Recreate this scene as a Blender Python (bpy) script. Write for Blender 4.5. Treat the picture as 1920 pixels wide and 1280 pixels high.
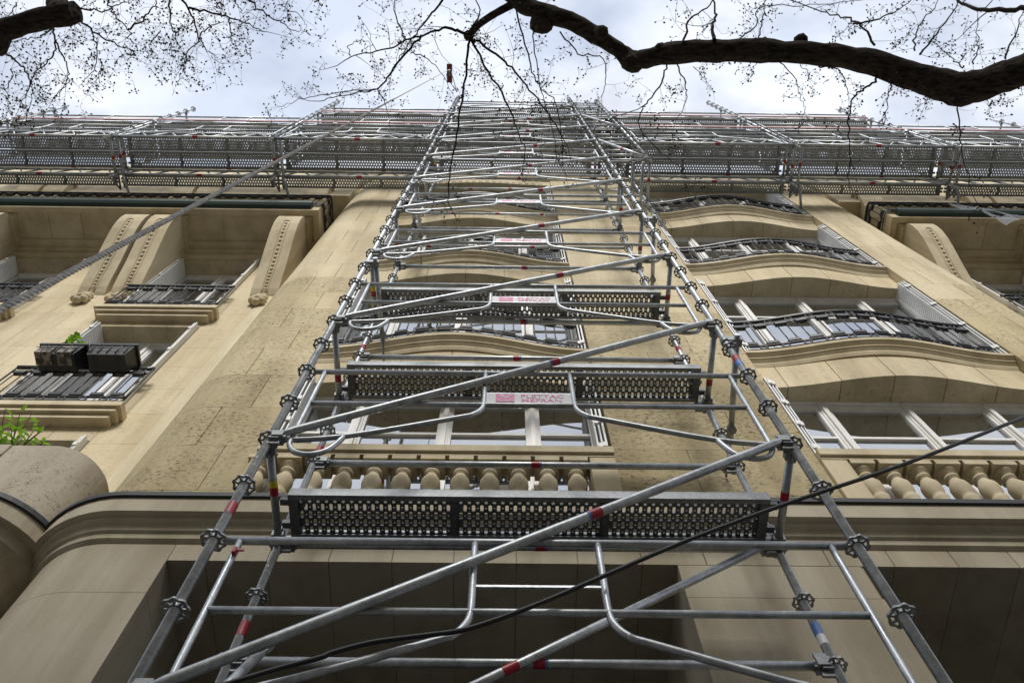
import bpy, math, random
from math import sin, cos, pi, radians, sqrt
from mathutils import Vector, Matrix

for o in list(bpy.data.objects): bpy.data.objects.remove(o)
S = bpy.context.scene
COL = S.collection
random.seed(7)

# ------------------------------------------------------------------ camera
FPX, TH, ROLL, YAW, CZ = 1632.57, radians(68.9726), -9.234e-3, 2.1515e-2, 1.6485
def ray(px, py):
    a, b = px - 960, py - 640
    cr, sr = cos(ROLL), sin(ROLL)
    cx, cy = cr*a + sr*b, -sr*a + cr*b
    X, u = cx/FPX, -cy/FPX
    Y, z = cos(TH) - sin(TH)*u, sin(TH) + cos(TH)*u
    c, s = cos(YAW), sin(YAW)
    return Vector((c*X + s*Y, -s*X + c*Y, z))
def atZ(px, py, Z):
    r = ray(px, py); t = (Z - CZ)/r.z
    return Vector((r.x*t, r.y*t, Z))
def atY(px, py, Y):
    r = ray(px, py); t = Y/r.y
    return Vector((r.x*t, Y, CZ + r.z*t))
cam = bpy.data.cameras.new('camera')
cam.sensor_width = 36.0; cam.lens = FPX/1920*36; cam.clip_start = 0.05; cam.clip_end = 2000
camo = bpy.data.objects.new('camera', cam); COL.objects.link(camo)
fw = ray(960, 640).normalized()
rt = (ray(961, 640) - ray(960, 640)).normalized()
up = rt.cross(fw)
m3 = Matrix((rt, up, -fw)).transposed().to_4x4()
m3.translation = Vector((0, 0, CZ)); camo.matrix_world = m3
S.camera = camo

# ------------------------------------------------------------------ world, sun, exposure
SUN_DIR = Vector((0.03, 0.76, -0.67)).normalized()      # direction the light travels
w = bpy.data.worlds.new('World'); S.world = w; w.use_nodes = True
nt = w.node_tree; N = nt.nodes; L = nt.links; N.clear()
out = N.new('ShaderNodeOutputWorld'); bg = N.new('ShaderNodeBackground')
sky = N.new('ShaderNodeTexSky'); sky.sky_type = 'NISHITA'; sky.sun_disc = False
sky.sun_elevation = math.asin(-SUN_DIR.z); sky.sun_rotation = math.atan2(-SUN_DIR.x, -SUN_DIR.y)
sky.dust_density = 2.0
tc = N.new('ShaderNodeTexCoord'); mp = N.new('ShaderNodeMapping')
mp.inputs['Scale'].default_value = (1.0, 1.6, 1.0); mp.inputs['Location'].default_value = (0.37, 0.1, 0.4)
n1 = N.new('ShaderNodeTexNoise'); n1.inputs['Scale'].default_value = 5.0; n1.inputs['Detail'].default_value = 7; n1.inputs['Roughness'].default_value = 0.52
cr1 = N.new('ShaderNodeValToRGB')
cr1.color_ramp.elements[0].position = 0.36; cr1.color_ramp.elements[0].color = (0.66, 0.66, 0.66, 1)
cr1.color_ramp.elements[1].position = 0.53; cr1.color_ramp.elements[1].color = (1, 1, 1, 1)
n2 = N.new('ShaderNodeTexNoise'); n2.inputs['Scale'].default_value = 4.6; n2.inputs['Detail'].default_value = 5
cr2 = N.new('ShaderNodeValToRGB')
cr2.color_ramp.elements[0].position = 0.38; cr2.color_ramp.elements[0].color = (4.3, 4.75, 5.7, 1)
cr2.color_ramp.elements[1].position = 0.58; cr2.color_ramp.elements[1].color = (5.8, 6.05, 6.5, 1)
mx = N.new('ShaderNodeMix'); mx.data_type = 'RGBA'
L.new(tc.outputs['Generated'], mp.inputs['Vector'])
L.new(mp.outputs[0], n1.inputs['Vector']); L.new(mp.outputs[0], n2.inputs['Vector'])
L.new(n1.outputs[0], cr1.inputs[0]); L.new(n2.outputs[0], cr2.inputs[0])
L.new(cr1.outputs[0], mx.inputs[0]); L.new(sky.outputs[0], mx.inputs[6]); L.new(cr2.outputs[0], mx.inputs[7])
L.new(mx.outputs[2], bg.inputs[0]); bg.inputs[1].default_value = 0.085
L.new(bg.outputs[0], out.inputs[0])
sl = bpy.data.lights.new('sun', 'SUN'); sl.energy = 1.5; sl.angle = radians(18); sl.color = (1.0, 0.97, 0.915)
so = bpy.data.objects.new('sun', sl); COL.objects.link(so)
so.rotation_euler = SUN_DIR.to_track_quat('-Z', 'Y').to_euler(); so.location = (0, -10, 40)
S.render.engine = 'CYCLES'
S.view_settings.view_transform = 'Standard'; S.view_settings.look = 'None'
S.view_settings.exposure = 1.05; S.view_settings.gamma = 1
S.view_settings.use_curve_mapping = False

# ------------------------------------------------------------------ materials
M = {}
def mat(name, col, rough=0.6, metal=0.0, spec=0.5):
    m = bpy.data.materials.new(name); m.use_nodes = True
    b = m.node_tree.nodes['Principled BSDF']
    b.inputs['Base Color'].default_value = (*col, 1); b.inputs['Roughness'].default_value = rough
    b.inputs['Metallic'].default_value = metal; b.inputs['Specular IOR Level'].default_value = spec
    M[name] = m
    return m, m.node_tree.nodes, m.node_tree.links, b
def noise(N, L, vec, scale, detail=4, rough=0.55):
    n = N.new('ShaderNodeTexNoise'); n.inputs['Scale'].default_value = scale
    n.inputs['Detail'].default_value = detail; n.inputs['Roughness'].default_value = rough
    if vec is not None: L.new(vec, n.inputs['Vector'])
    return n.outputs[0]
def ramp(N, L, fac, stops):
    r = N.new('ShaderNodeValToRGB'); e = r.color_ramp.elements
    while len(e) > len(stops): e.remove(e[-1])
    while len(e) < len(stops): e.new(0.5)
    for i, (p, c) in enumerate(stops):
        e[i].position = p; e[i].color = (*c, 1) if len(c) == 3 else c
    L.new(fac, r.inputs[0]); return r.outputs[0]
def mapping(N, L, scale, src='Object'):
    t = N.new('ShaderNodeTexCoord'); m = N.new('ShaderNodeMapping'); m.inputs['Scale'].default_value = scale
    L.new(t.outputs[src], m.inputs[0]); return m.outputs[0]
def geopos(N, L, scale):
    t = N.new('ShaderNodeNewGeometry'); m = N.new('ShaderNodeMapping'); m.inputs['Scale'].default_value = scale
    L.new(t.outputs['Position'], m.inputs[0]); return m.outputs[0]
def mixc(N, L, fac, a, b, mode='MIX'):
    x = N.new('ShaderNodeMix'); x.data_type = 'RGBA'; x.blend_type = mode
    for i, v in ((0, fac), (6, a), (7, b)):
        if isinstance(v, (int, float)): x.inputs[i].default_value = v
        elif isinstance(v, tuple): x.inputs[i].default_value = (*v, 1)
        else: L.new(v, x.inputs[i])
    return x.outputs[2]
def bump(N, L, b, h, strength=0.3, dist=0.01):
    n = N.new('ShaderNodeBump'); n.inputs['Strength'].default_value = strength; n.inputs['Distance'].default_value = dist
    L.new(h, n.inputs['Height']); L.new(n.outputs[0], b.inputs['Normal'])
W1 = (1, 1, 1)
def stone_mat(name, c1, c2, pit, pitcol, pitlo=0.565):
    m, N, L, b = mat(name, c1, 0.85, 0, 0.25)
    p = geopos(N, L, (1, 1, 1))
    big = noise(N, L, p, 0.9, 5, 0.6)
    base = ramp(N, L, big, [(0.3, c1), (0.7, c2)])
    oi = N.new('ShaderNodeObjectInfo')
    var = ramp(N, L, oi.outputs['Random'], [(0, (0.91, 0.905, 0.89)), (0.5, (1.0, 1.0, 1.0)), (1, (0.965, 0.945, 0.90))])
    base = mixc(N, L, 1.0, base, var, 'MULTIPLY')
    grain = noise(N, L, geopos(N, L, (1, 1, 1)), 60, 3, 0.6)
    base = mixc(N, L, 0.10, base, ramp(N, L, grain, [(0.3, (0.35, 0.3, 0.22)), (0.7, (1, 1, 1))]), 'MULTIPLY')
    # pitted, bedded limestone: flecks stretched along the bed, in drifts
    f = noise(N, L, geopos(N, L, (8, 8, 13)), 2.6, 9, 0.80)
    fm = ramp(N, L, f, [(pitlo, (0, 0, 0)), (pitlo + 0.055, W1)])
    fm = mixc(N, L, 1.0, fm, ramp(N, L, noise(N, L, geopos(N, L, (1, 1, 1.6)), 38, 4, 0.7), [(0.28, (0, 0, 0)), (0.46, W1)]), 'MULTIPLY')
    drift = ramp(N, L, noise(N, L, p, 1.5, 4), [(0.34, (0.08, 0.08, 0.08)), (0.56, W1)])
    msk = mixc(N, L, 1.0, fm, drift, 'MULTIPLY')
    mm = N.new('ShaderNodeMath'); mm.operation = 'MULTIPLY'; mm.inputs[1].default_value = pit
    L.new(msk, mm.inputs[0])
    base = mixc(N, L, mm.outputs[0], base, pitcol)
    # soft rain streaks and soot drifts
    st = noise(N, L, geopos(N, L, (2.6, 2.6, 0.28)), 1.3, 5, 0.6)
    base = mixc(N, L, 0.42, base, ramp(N, L, st, [(0.36, (0.50, 0.45, 0.37)), (0.58, W1)]), 'MULTIPLY')
    L.new(base, b.inputs['Base Color'])
    bump(N, L, b, f, 0.25, 0.012)
stone_mat('stone', (0.61, 0.52, 0.345), (0.72, 0.625, 0.44), 0.75, (0.20, 0.145, 0.085))
stone_mat('stone_smooth', (0.61, 0.525, 0.36), (0.71, 0.625, 0.45), 0.25, (0.25, 0.19, 0.12), 0.64)
stone_mat('stone_base', (0.46, 0.41, 0.31), (0.56, 0.505, 0.395), 0.15, (0.22, 0.18, 0.13), 0.64)
stone_mat('stone_weathered', (0.43, 0.36, 0.21), (0.56, 0.475, 0.30), 0.95, (0.10, 0.078, 0.045), 0.525)
stone_mat('stone_worn', (0.52, 0.44, 0.27), (0.64, 0.55, 0.36), 0.95, (0.12, 0.09, 0.055), 0.53)
stone_mat('stone_pale', (0.66, 0.585, 0.41), (0.74, 0.665, 0.49), 0.3, (0.3, 0.24, 0.15), 0.62)
mat('mortar', (0.30, 0.24, 0.165), 0.95)
# lichen stained parapet
stone_mat('stone_lichen', (0.42, 0.37, 0.30), (0.54, 0.48, 0.39), 0.85, (0.08, 0.076, 0.06), 0.54)
def galv(name, lo, hi, metal=0.55, rough=0.42):
    m, N, L, b = mat(name, lo, rough, metal, 0.5)
    v = N.new('ShaderNodeTexVoronoi'); v.inputs['Scale'].default_value = 45
    L.new(geopos(N, L, (1, 1, 1)), v.inputs['Vector'])
    nn = noise(N, L, geopos(N, L, (1, 1, 1)), 7, 6, 0.65)
    c = ramp(N, L, nn, [(0.3, lo), (0.68, hi)])
    c = mixc(N, L, 0.45, c, ramp(N, L, v.outputs['Color'], [(0, (0.42, 0.43, 0.44)), (1, W1)]), 'MULTIPLY')
    # cement splashes and scuffs
    sp = ramp(N, L, noise(N, L, geopos(N, L, (1, 1, 1)), 34, 3, 0.5), [(0.66, (0, 0, 0)), (0.70, W1)])
    k = N.new('ShaderNodeMath'); k.operation = 'MULTIPLY'; k.inputs[1].default_value = 0.5; L.new(sp, k.inputs[0])
    c = mixc(N, L, k.outputs[0], c, (0.50, 0.48, 0.44))
    L.new(c, b.inputs['Base Color'])
    L.new(ramp(N, L, nn, [(0.3, (rough - .08,)*3), (0.7, (rough + .14,)*3)]), b.inputs['Roughness'])
galv('steel', (0.34, 0.36, 0.375), (0.66, 0.685, 0.70), 0.72, 0.42)
galv('steel_cast', (0.22, 0.23, 0.24), (0.38, 0.395, 0.40), 0.6, 0.46)
galv('steel_deck', (0.12, 0.125, 0.125), (0.22, 0.225, 0.225), 0.5, 0.5)
mat('iron_black', (0.018, 0.018, 0.021), 0.42, 0, 0.5)
m, N, L, b = mat('paint_white', (0.72, 0.72, 0.70), 0.5)
L.new(ramp(N, L, noise(N, L, geopos(N, L, (3, 3, 1)), 2.5, 5), [(0.3, (0.72, 0.72, 0.70)), (0.65, (0.84, 0.84, 0.83))]), b.inputs['Base Color'])
m, N, L, b = mat('frame_white', (0.62, 0.59, 0.53), 0.5)
L.new(ramp(N, L, noise(N, L, geopos(N, L, (3, 3, 1)), 3, 5), [(0.3, (0.68, 0.665, 0.63)), (0.65, (0.82, 0.81, 0.785))]), b.inputs['Base Color'])
m, N, L, b = mat('glass', (0.025, 0.028, 0.03), 0.03, 0, 0.5)
gl = N.new('ShaderNodeBsdfGlossy'); gl.inputs['Roughness'].default_value = 0.015; gl.inputs['Color'].default_value = (0.97, 0.98, 1, 1)
fr = N.new('ShaderNodeFresnel'); fr.inputs['IOR'].default_value = 6.0
ms = N.new('ShaderNodeMixShader'); L.new(fr.outputs[0], ms.inputs[0]); L.new(b.outputs[0], ms.inputs[1]); L.new(gl.outputs[0], ms.inputs[2])
gb = N.new('ShaderNodeBump'); gb.inputs['Strength'].default_value = 0.04; gb.inputs['Distance'].default_value = 0.02
L.new(noise(N, L, geopos(N, L, (1, 1, 1)), 1.6, 2), gb.inputs['Height']); L.new(gb.outputs[0], gl.inputs['Normal'])
L.new(ms.outputs[0], N['Material Output'].inputs[0])
m, N, L, b = mat('green_metal', (0.012, 0.035, 0.028), 0.45)
m, N, L, b = mat('zinc_black', (0.02, 0.02, 0.021), 0.6)
mat('red_label', (0.36, 0.010, 0.030), 0.4); mat('red_dull', (0.20, 0.028, 0.022), 0.6); mat('yellow_label', (0.72, 0.60, 0.02), 0.4); mat('blue_label', (0.08, 0.20, 0.52), 0.4)
mat('white_label', (0.74, 0.73, 0.73), 0.4); mat('pink_print', (0.72, 0.16, 0.36), 0.45)
mat('red_board', (0.60, 0.30, 0.28), 0.5)
m, N, L, b = mat('rope', (0.30, 0.285, 0.26), 0.9)
L.new(ramp(N, L, noise(N, L, geopos(N, L, (1, 1, 1)), 50, 3), [(0.3, (0.40, 0.39, 0.37)), (0.7, (0.72, 0.70, 0.66))]), b.inputs['Base Color'])
mat('rubber', (0.012, 0.012, 0.013), 0.5)
m, N, L, b = mat('bark', (0.04, 0.032, 0.026), 0.95, 0, 0.15)
bk = noise(N, L, geopos(N, L, (1, 4, 4)), 9, 7, 0.7)
L.new(ramp(N, L, bk, [(0.35, (0.014, 0.011, 0.010)), (0.65, (0.13, 0.105, 0.085))]), b.inputs['Base Color']); bump(N, L, b, bk, 1.0, 0.05)
mat('twig', (0.030, 0.024, 0.02), 0.9, 0, 0.2)
m, N, L, b = mat('bud', (0.06, 0.055, 0.025), 0.8, 0, 0.2)
m, N, L, b = mat('leaf', (0.14, 0.30, 0.02), 0.5)
L.new(ramp(N, L, noise(N, L, geopos(N, L, (1, 1, 1)), 22, 2), [(0.35, (0.05, 0.15, 0.012)), (0.65, (0.22, 0.38, 0.03))]), b.inputs['Base Color'])
tl = N.new('ShaderNodeBsdfTranslucent'); tl.inputs[0].default_value = (0.22, 0.42, 0.03, 1); lm = N.new('ShaderNodeMixShader'); lm.inputs[0].default_value = 0.45
L.new(b.outputs[0], lm.inputs[1]); L.new(tl.outputs[0], lm.inputs[2]); L.new(lm.outputs[0], N['Material Output'].inputs[0])
mat('planter_plastic', (0.012, 0.013, 0.014), 0.45)
m, N, L, b = mat('planter_stained', (0.05, 0.045, 0.04), 0.8)
L.new(ramp(N, L, noise(N, L, geopos(N, L, (1, 1, 1)), 14, 5), [(0.42, (0.05, 0.045, 0.04)), (0.6, (0.30, 0.27, 0.23))]), b.inputs['Base Color'])
m, N, L, b = mat('film', (0.36, 0.38, 0.43), 0.35); b.inputs['Alpha'].default_value = 0.38
mat('wood_board', (0.26, 0.14, 0.06), 0.7)
mat('roof_zinc', (0.10, 0.105, 0.11), 0.5, 0.3)
m, N, L, b = mat('asphalt', (0.05, 0.05, 0.05), 0.9)
L.new(ramp(N, L, noise(N, L, geopos(N, L, (1, 1, 1)), 40, 4), [(0.3, (0.06, 0.06, 0.06)), (0.7, (0.10, 0.10, 0.10))]), b.inputs['Base Color'])
m, N, L, b = mat('paving', (0.12, 0.115, 0.11), 0.9)
L.new(ramp(N, L, noise(N, L, geopos(N, L, (1, 1, 1)), 12, 5), [(0.3, (0.17, 0.165, 0.157)), (0.7, (0.25, 0.243, 0.232))]), b.inputs['Base Color'])
mat('dark_room', (0.02, 0.02, 0.02), 0.9)

# ------------------------------------------------------------------ mesh helpers
class MB:
    def __init__(s): s.v = []; s.f = []; s.sm = []; s.mi = []; s.m = 0
    def add(s, vs, fs, smooth=False):
        o = len(s.v); s.v += [tuple(p) for p in vs]
        s.f += [tuple(i + o for i in f) for f in fs]; s.sm += [smooth]*len(fs); s.mi += [s.m]*len(fs)
        return s
    def box(s, x0, x1, y0, y1, z0, z1):
        return s.add([(x0,y0,z0),(x1,y0,z0),(x1,y1,z0),(x0,y1,z0),(x0,y0,z1),(x1,y0,z1),(x1,y1,z1),(x0,y1,z1)],
              [(0,3,2,1),(4,5,6,7),(0,1,5,4),(1,2,6,5),(2,3,7,6),(3,0,4,7)])
    def cbox(s, x0, x1, y0, y1, z0, z1, c=0.006):
        """block with a worn arris on its two front edges and its front top/bottom edges"""
        return s.prism([(x0, y1), (x0, y0 + c), (x0 + c, y0), (x1 - c, y0), (x1, y0 + c), (x1, y1)], z0, z1)
    def prism(s, poly, z0, z1, smooth=False):
        n = len(poly); v = [(x, y, z0) for x, y in poly] + [(x, y, z1) for x, y in poly]
        # poly given clockwise or not: faces made two sided safe by recalculation later
        return s.add(v, [tuple(range(n - 1, -1, -1)), tuple(range(n, 2*n))] + [(i, (i + 1) % n, n + (i + 1) % n, n + i) for i in range(n)], smooth)
    def prism_x(s, poly, x0, x1):
        n = len(poly); v = [(x0, y, z) for y, z in poly] + [(x1, y, z) for y, z in poly]
        return s.add(v, [tuple(range(n)), tuple(range(2*n - 1, n - 1, -1))] + [(i, n + i, n + (i + 1) % n, (i + 1) % n) for i in range(n)])
    def tube(s, pts, r, n=8, caps=True, smooth=True):
        P = [Vector(p) for p in pts]
        R = r if isinstance(r, (list, tuple)) else [r]*len(P)
        vs = []; prev = None
        for i, p in enumerate(P):
            t = (P[min(i + 1, len(P) - 1)] - P[max(i - 1, 0)])
            t = t.normalized() if t.length > 1e-9 else Vector((0, 0, 1))
            if prev is None:
                a = Vector((0, 0, 1)) if abs(t.z) < 0.9 else Vector((1, 0, 0))
                u = t.cross(a).normalized()
            else:
                u = (prev - t*prev.dot(t)); u = u.normalized() if u.length > 1e-6 else t.orthogonal().normalized()
            prev = u; vv = t.cross(u)
            for k in range(n):
                a = 2*pi*k/n
                vs.append(p + (u*cos(a) + vv*sin(a))*R[i])
        fs = [(i*n + k, i*n + (k + 1) % n, (i + 1)*n + (k + 1) % n, (i + 1)*n + k) for i in range(len(P) - 1) for k in range(n)]
        s.add(vs, fs, smooth)
        if caps:
            o = len(s.v) - len(vs)
            s.f += [tuple(o + k for k in range(n - 1, -1, -1)), tuple(o + (len(P) - 1)*n + k for k in range(n))]
            s.sm += [False, False]; s.mi += [s.m]*2
        return s
    def lathe(s, prof, n=16, c=(0, 0, 0), smooth=True):
        vs = [(c[0] + r*cos(2*pi*k/n), c[1] + r*sin(2*pi*k/n), c[2] + z) for r, z in prof for k in range(n)]
        fs = [(i*n + k, i*n + (k + 1) % n, (i + 1)*n + (k + 1) % n, (i + 1)*n + k) for i in range(len(prof) - 1) for k in range(n)]
        return s.add(vs, fs, smooth)
    def ball(s, c, r, n=10, m=6, sq=(1, 1, 1)):
        pr = [(sin(pi*i/m), -cos(pi*i/m)) for i in range(m + 1)]
        vs = [(c[0] + r*a*cos(2*pi*k/n)*sq[0], c[1] + r*a*sin(2*pi*k/n)*sq[1], c[2] + r*z*sq[2]) for a, z in pr for k in range(n)]
        return s.add(vs, [(i*n + k, i*n + (k + 1) % n, (i + 1)*n + (k + 1) % n, (i + 1)*n + k) for i in range(m) for k in range(n)], True)
    def sweep(s, path, prof, smooth=False, closed_prof=False):
        """path: list of (x,y,nx,ny) with the outward normal; prof: list of (offset outward, z)"""
        k = len(prof); vs = [(x + nx*o, y + ny*o, z) for x, y, nx, ny in path for o, z in prof]
        kk = k if closed_prof else k - 1
        fs = [(i*k + j, (i + 1)*k + j, (i + 1)*k + (j + 1) % k, i*k + (j + 1) % k) for i in range(len(path) - 1) for j in range(kk)]
        s.add(vs, fs, smooth)
        if closed_prof:
            o = len(s.v) - len(vs)
            s.f += [tuple(o + j for j in range(k)), tuple(o + (len(path) - 1)*k + j for j in range(k - 1, -1, -1))]
            s.sm += [False]*2; s.mi += [s.m]*2
        return s
    def mesh(s, name, mats, fix=True):
        me = bpy.data.meshes.new(name); me.from_pydata(s.v, [], s.f)
        for mm in (mats if isinstance(mats, (list, tuple)) else [mats]): me.materials.append(M[mm])
        me.polygons.foreach_set('use_smooth', s.sm); me.polygons.foreach_set('material_index', s.mi)
        if fix:
            import bmesh
            b = bmesh.new(); b.from_mesh(me); bmesh.ops.recalc_face_normals(b, faces=b.faces); b.to_mesh(me); b.free()
        me.update(); return me
    def build(s, name, mats, parent=None, loc=None, fix=True):
        return link(name, s.mesh(name, mats, fix), parent, loc)
def link(name, me, parent=None, loc=None, rot=None):
    o = bpy.data.objects.new(name, me); COL.objects.link(o)
    if parent is not None: o.parent = parent
    if loc is not None: o.location = loc
    if rot is not None: o.rotation_euler = rot
    return o
def thing(name, label, cat, loc=(0, 0, 0), group=None):
    o = bpy.data.objects.new(name, None); COL.objects.link(o); o.location = loc; o.empty_display_size = 0.2
    return tag(o, label, cat, group)
def tag(o, label, cat, group=None):
    o['label'] = label; o['category'] = cat
    if group: o['group'] = group
    return o
def struct(o): o['kind'] = 'structure'; return o
def smoothpath(pts, sub=4):
    P = [Vector(p) for p in pts]; r = []
    for i in range(len(P) - 1):
        a, b, c, d = P[max(i - 1, 0)], P[i], P[i + 1], P[min(i + 2, len(P) - 1)]
        for k in range(sub):
            t = k/sub
            r.append(0.5*((2*b) + (c - a)*t + (2*a - 5*b + 4*c - d)*t*t + (3*b - a - 3*c + d)*t**3))
    r.append(P[-1]); return r

# ------------------------------------------------------------------ ground
g = MB(); g.box(-150, 150, -1.9, 60, -0.30, 0.0); struct(g.build('pavement', 'paving'))
g = MB(); g.add([(-300, -300, -0.14), (300, -300, -0.14), (300, 300, -0.14), (-300, 300, -0.14)], [(0, 1, 2, 3)]); struct(g.build('road', 'asphalt'))

# ------------------------------------------------------------------ the apartment building
AX = 1.775
def mx_(x): return 2*AX - x
bld = thing('apartment_building', 'cream limestone apartment building with wavy bow balconies, behind the scaffolding', 'building', (0, 0, 0))
YA, YW, YB = 3.5, 4.3, 3.45
G = 0.002
COURSES = [7.08, 7.50, 8.23, 8.98, 9.74, 10.46, 11.13, 11.80, 12.47, 13.14, 13.81, 14.48, 15.15, 15.82, 16.49, 17.16, 17.83, 18.50, 19.17, 19.84, 20.40]
def arc(cx, cy, r, a0, a1, n=12):
    return [(cx + r*cos(a0 + (a1 - a0)*i/n), cy + r*sin(a0 + (a1 - a0)*i/n)) for i in range(n + 1)]
def flip(poly): return [(mx_(x), y) for x, y in poly]
def stone(poly, z0, z1, m='stone', name='stone'):
    b = MB(); b.prism(poly, z0 + G, z1 - G); o = b.build(name, m, bld)
    if len(poly) > 8:
        for p in o.data.polygons: p.use_smooth = False
    return o
def block(x0, x1, y0, y1, z0, z1, m='stone', name='stone'):
    return stone([(x0 + G, y1), (x0 + G, y0 + .004), (x0 + G + .004, y0), (x1 - G - .004, y0), (x1 - G, y0 + .004), (x1 - G, y1)], z0, z1, m, name)

# core behind the joints
core = MB(); K = 0.009
def corner_poly(xin, tan, side_y, r, yf, grow=0.0):
    """left corner pier in plan: from xin on the flat, round the corner of radius r, back to side_y"""
    c = (tan, yf + r)
    return [(xin - grow, side_y), (xin - grow, yf + grow)] + arc(c[0], c[1], r - grow, -pi/2, -pi, 14) + [(tan - r + grow, side_y)]
lp = corner_poly(-2.05, -2.7, 4.7, 0.6, YA, K)
core.prism(lp, 6.7, 20.9); core.prism(flip(lp), 6.7, 20.9)
core.box(0.92 + K, 2.63 - K, YA + K, 4.7, 6.7, 20.9)
core.box(-2.1, 5.65, 4.05, 4.7, 6.7, 20.9)  # unseen backing box added behind the bays to block light
lb = corner_poly(-2.23, -2.7, 6.4, 0.65, YB, K)
core.prism(lb, 0, 6.71); core.prism(flip(lb), 0, 6.71)
core.box(1.16 + K, 2.41 - K, YB + K, 6.4, 0, 6.71)
core.box(-2.6, 6.2, YB + K, 6.4, 6.53 + K, 6.70)
core.box(-2.6, 6.2, 5.9, 6.5, 0, 6.53)
core.build('wall', 'mortar', bld)

# corner piers and the middle pier, course by course
for i in range(len(COURSES) - 1):
    z0, z1 = COURSES[i], COURSES[i + 1]
    xj = (-2.62, -2.36)[i % 2]; wq = lambda: 'stone_weathered' if z0 + random.uniform(-.9, .9) < 9.4 else ('stone_worn' if z0 + random.uniform(-1.3, 1.3) < 12.2 else 'stone'); wm = wq()
    c = corner_poly(xj + G, -2.7, 4.6, 0.6, YA); c = [(x - (2*G if k < 2 else 0), y) for k, (x, y) in enumerate(c)]
    stone(c, z0, z1, wm); stone(flip(c), z0, z1, wm)
    block(xj, -2.05, YA, 4.0, z0, z1, wq()); block(mx_(-2.05), mx_(xj), YA, 4.0, z0, z1, wq()); wm = wq()
    if i % 3 == 1: block(0.92, 1.55, YA, 4.0, z0, z1, wm); block(1.55, 2.63, YA, 4.0, z0, z1, wm)
    elif i % 3 == 2: block(0.92, 2.05, YA, 4.0, z0, z1, wm); block(2.05, 2.63, YA, 4.0, z0, z1, wm)
    else: block(0.92, 2.63, YA, 4.0, z0, z1, wm)
# ground floor piers
GB = [0, 0.75, 1.65, 2.55, 3.45, 4.40, 5.28, 6.18, 6.705]
for i in range(len(GB) - 1):
    z0, z1 = GB[i], GB[i + 1]
    if z1 > 6.6:
        c = corner_poly(-2.23, -2.7, 6.3, 0.65, YB)
    else:
        c = corner_poly(-2.23, -2.7, 6.3, 0.65, YB)
    stone(c, z0, z1, 'stone_base'); stone(flip(c), z0, z1, 'stone_base')
    if z1 < 6.6:
        if i % 2: block(1.16, 1.8, YB, 6.3, z0, z1, 'stone_base'); block(1.8, 2.41, YB, 6.3, z0, z1, 'stone_base')
        else: block(1.16, 2.41, YB, 6.3, z0, z1, 'stone_base')
# lintel stones, whose undersides show as the soffit of the two big openings
xs = [-2.23, -1.98, -1.57, -1.16, -0.74, -0.33, 0.09, 0.50, 0.93, 1.36]
for a, b_ in zip(xs[:-1], xs[1:]):
    block(a, b_, YB, 6.2, 6.52, 6.705, 'stone_base', 'lintel_stone')
    block(mx_(b_), mx_(a), YB, 6.2, 6.52, 6.705, 'stone_base', 'lintel_stone')
block(1.36, mx_(1.36), YB, 6.2, 6.522, 6.705, 'stone_base', 'lintel_stone'); block(1.16, mx_(1.16), YB, 6.2, 6.18, 6.518, 'stone_base')
# wing ground floor
for sgn in (0, 1):
    def X(x): return mx_(x) if sgn else x
    def BX(a, b_, *r, **k):
        a, b_ = X(a), X(b_); block(min(a, b_), max(a, b_), *r, **k)
    for i in range(len(GB) - 1):
        for j in range(4):
            BX(-3.3 - 1.8*(j + 1), -3.3 - 1.8*j, 4.2, 4.7, GB[i], GB[i + 1], 'stone_base', 'wing_base_stone')

# cornice over the ground floor
PROF = [(-0.35, 7.13), (0.15, 7.075), (0.15, 6.885), (0.105, 6.875), (0.10, 6.845), (0.07, 6.83), (0.055, 6.79), (0.035, 6.78), (0.03, 6.73), (-0.01, 6.70)]
def path_round(tan, cy, r, x_end, n=14, depth=4.8):
    p = [(x_end, cy - r, 0, -1)]
    for i in range(n + 1):
        a = -pi/2 - (pi/2)*i/n
        p.append((tan + r*cos(a), cy + r*sin(a), cos(a), sin(a)))
    p.append((tan - r, depth, -1, 0)); return p
def path_flip(p): return [(mx_(x), y, -nx, ny) for x, y, nx, ny in p]
pl = path_round(-2.7, 4.1, 0.65, AX)
c = MB(); c.sweep(pl, PROF); c.sweep(path_flip(pl), PROF); c.build('cornice', 'stone_base', bld)
ZP = [(0.10, 7.115), (0.172, 7.105), (0.172, 7.055), (0.152, 7.05)]
c = MB(); c.sweep(pl, ZP); c.sweep(path_flip(pl), ZP); c.build('flashing', 'zinc_black', bld)
# wing balconies: corbelled, round-ended
def path_wing(tanx, cy, r, x_end, n=14, depth=4.8):
    p = [(x_end, cy - r, 0, -1)]
    for i in range(n + 1):
        a = -pi/2 + (pi/2)*i/n
        p.append((tanx + r*cos(a), cy + r*sin(a), cos(a), sin(a)))
    p.append((tanx + r, depth, 1, 0)); return p
pw = path_wing(-3.9, 3.95, 0.55, -11)
CORB = [(-0.5, 7.14), (0.15, 7.075), (0.15, 6.90), (0.09, 6.885), (0.07, 6.80), (-0.02, 6.72), (-0.06, 6.60), (-0.10, 6.59), (-0.12, 6.42), (-0.20, 6.30), (-0.24, 6.29), (-0.28, 6.10), (-0.40, 5.98), (-0.55, 5.9)]
pp = path_wing(-3.95, 4.06, 0.40, -4.32)
PAR = [(-0.25, 8.42), (-0.03, 8.52), (0.0, 8.49), (0.0, 7.36), (0.05, 7.34), (0.06, 7.10)]
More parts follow.
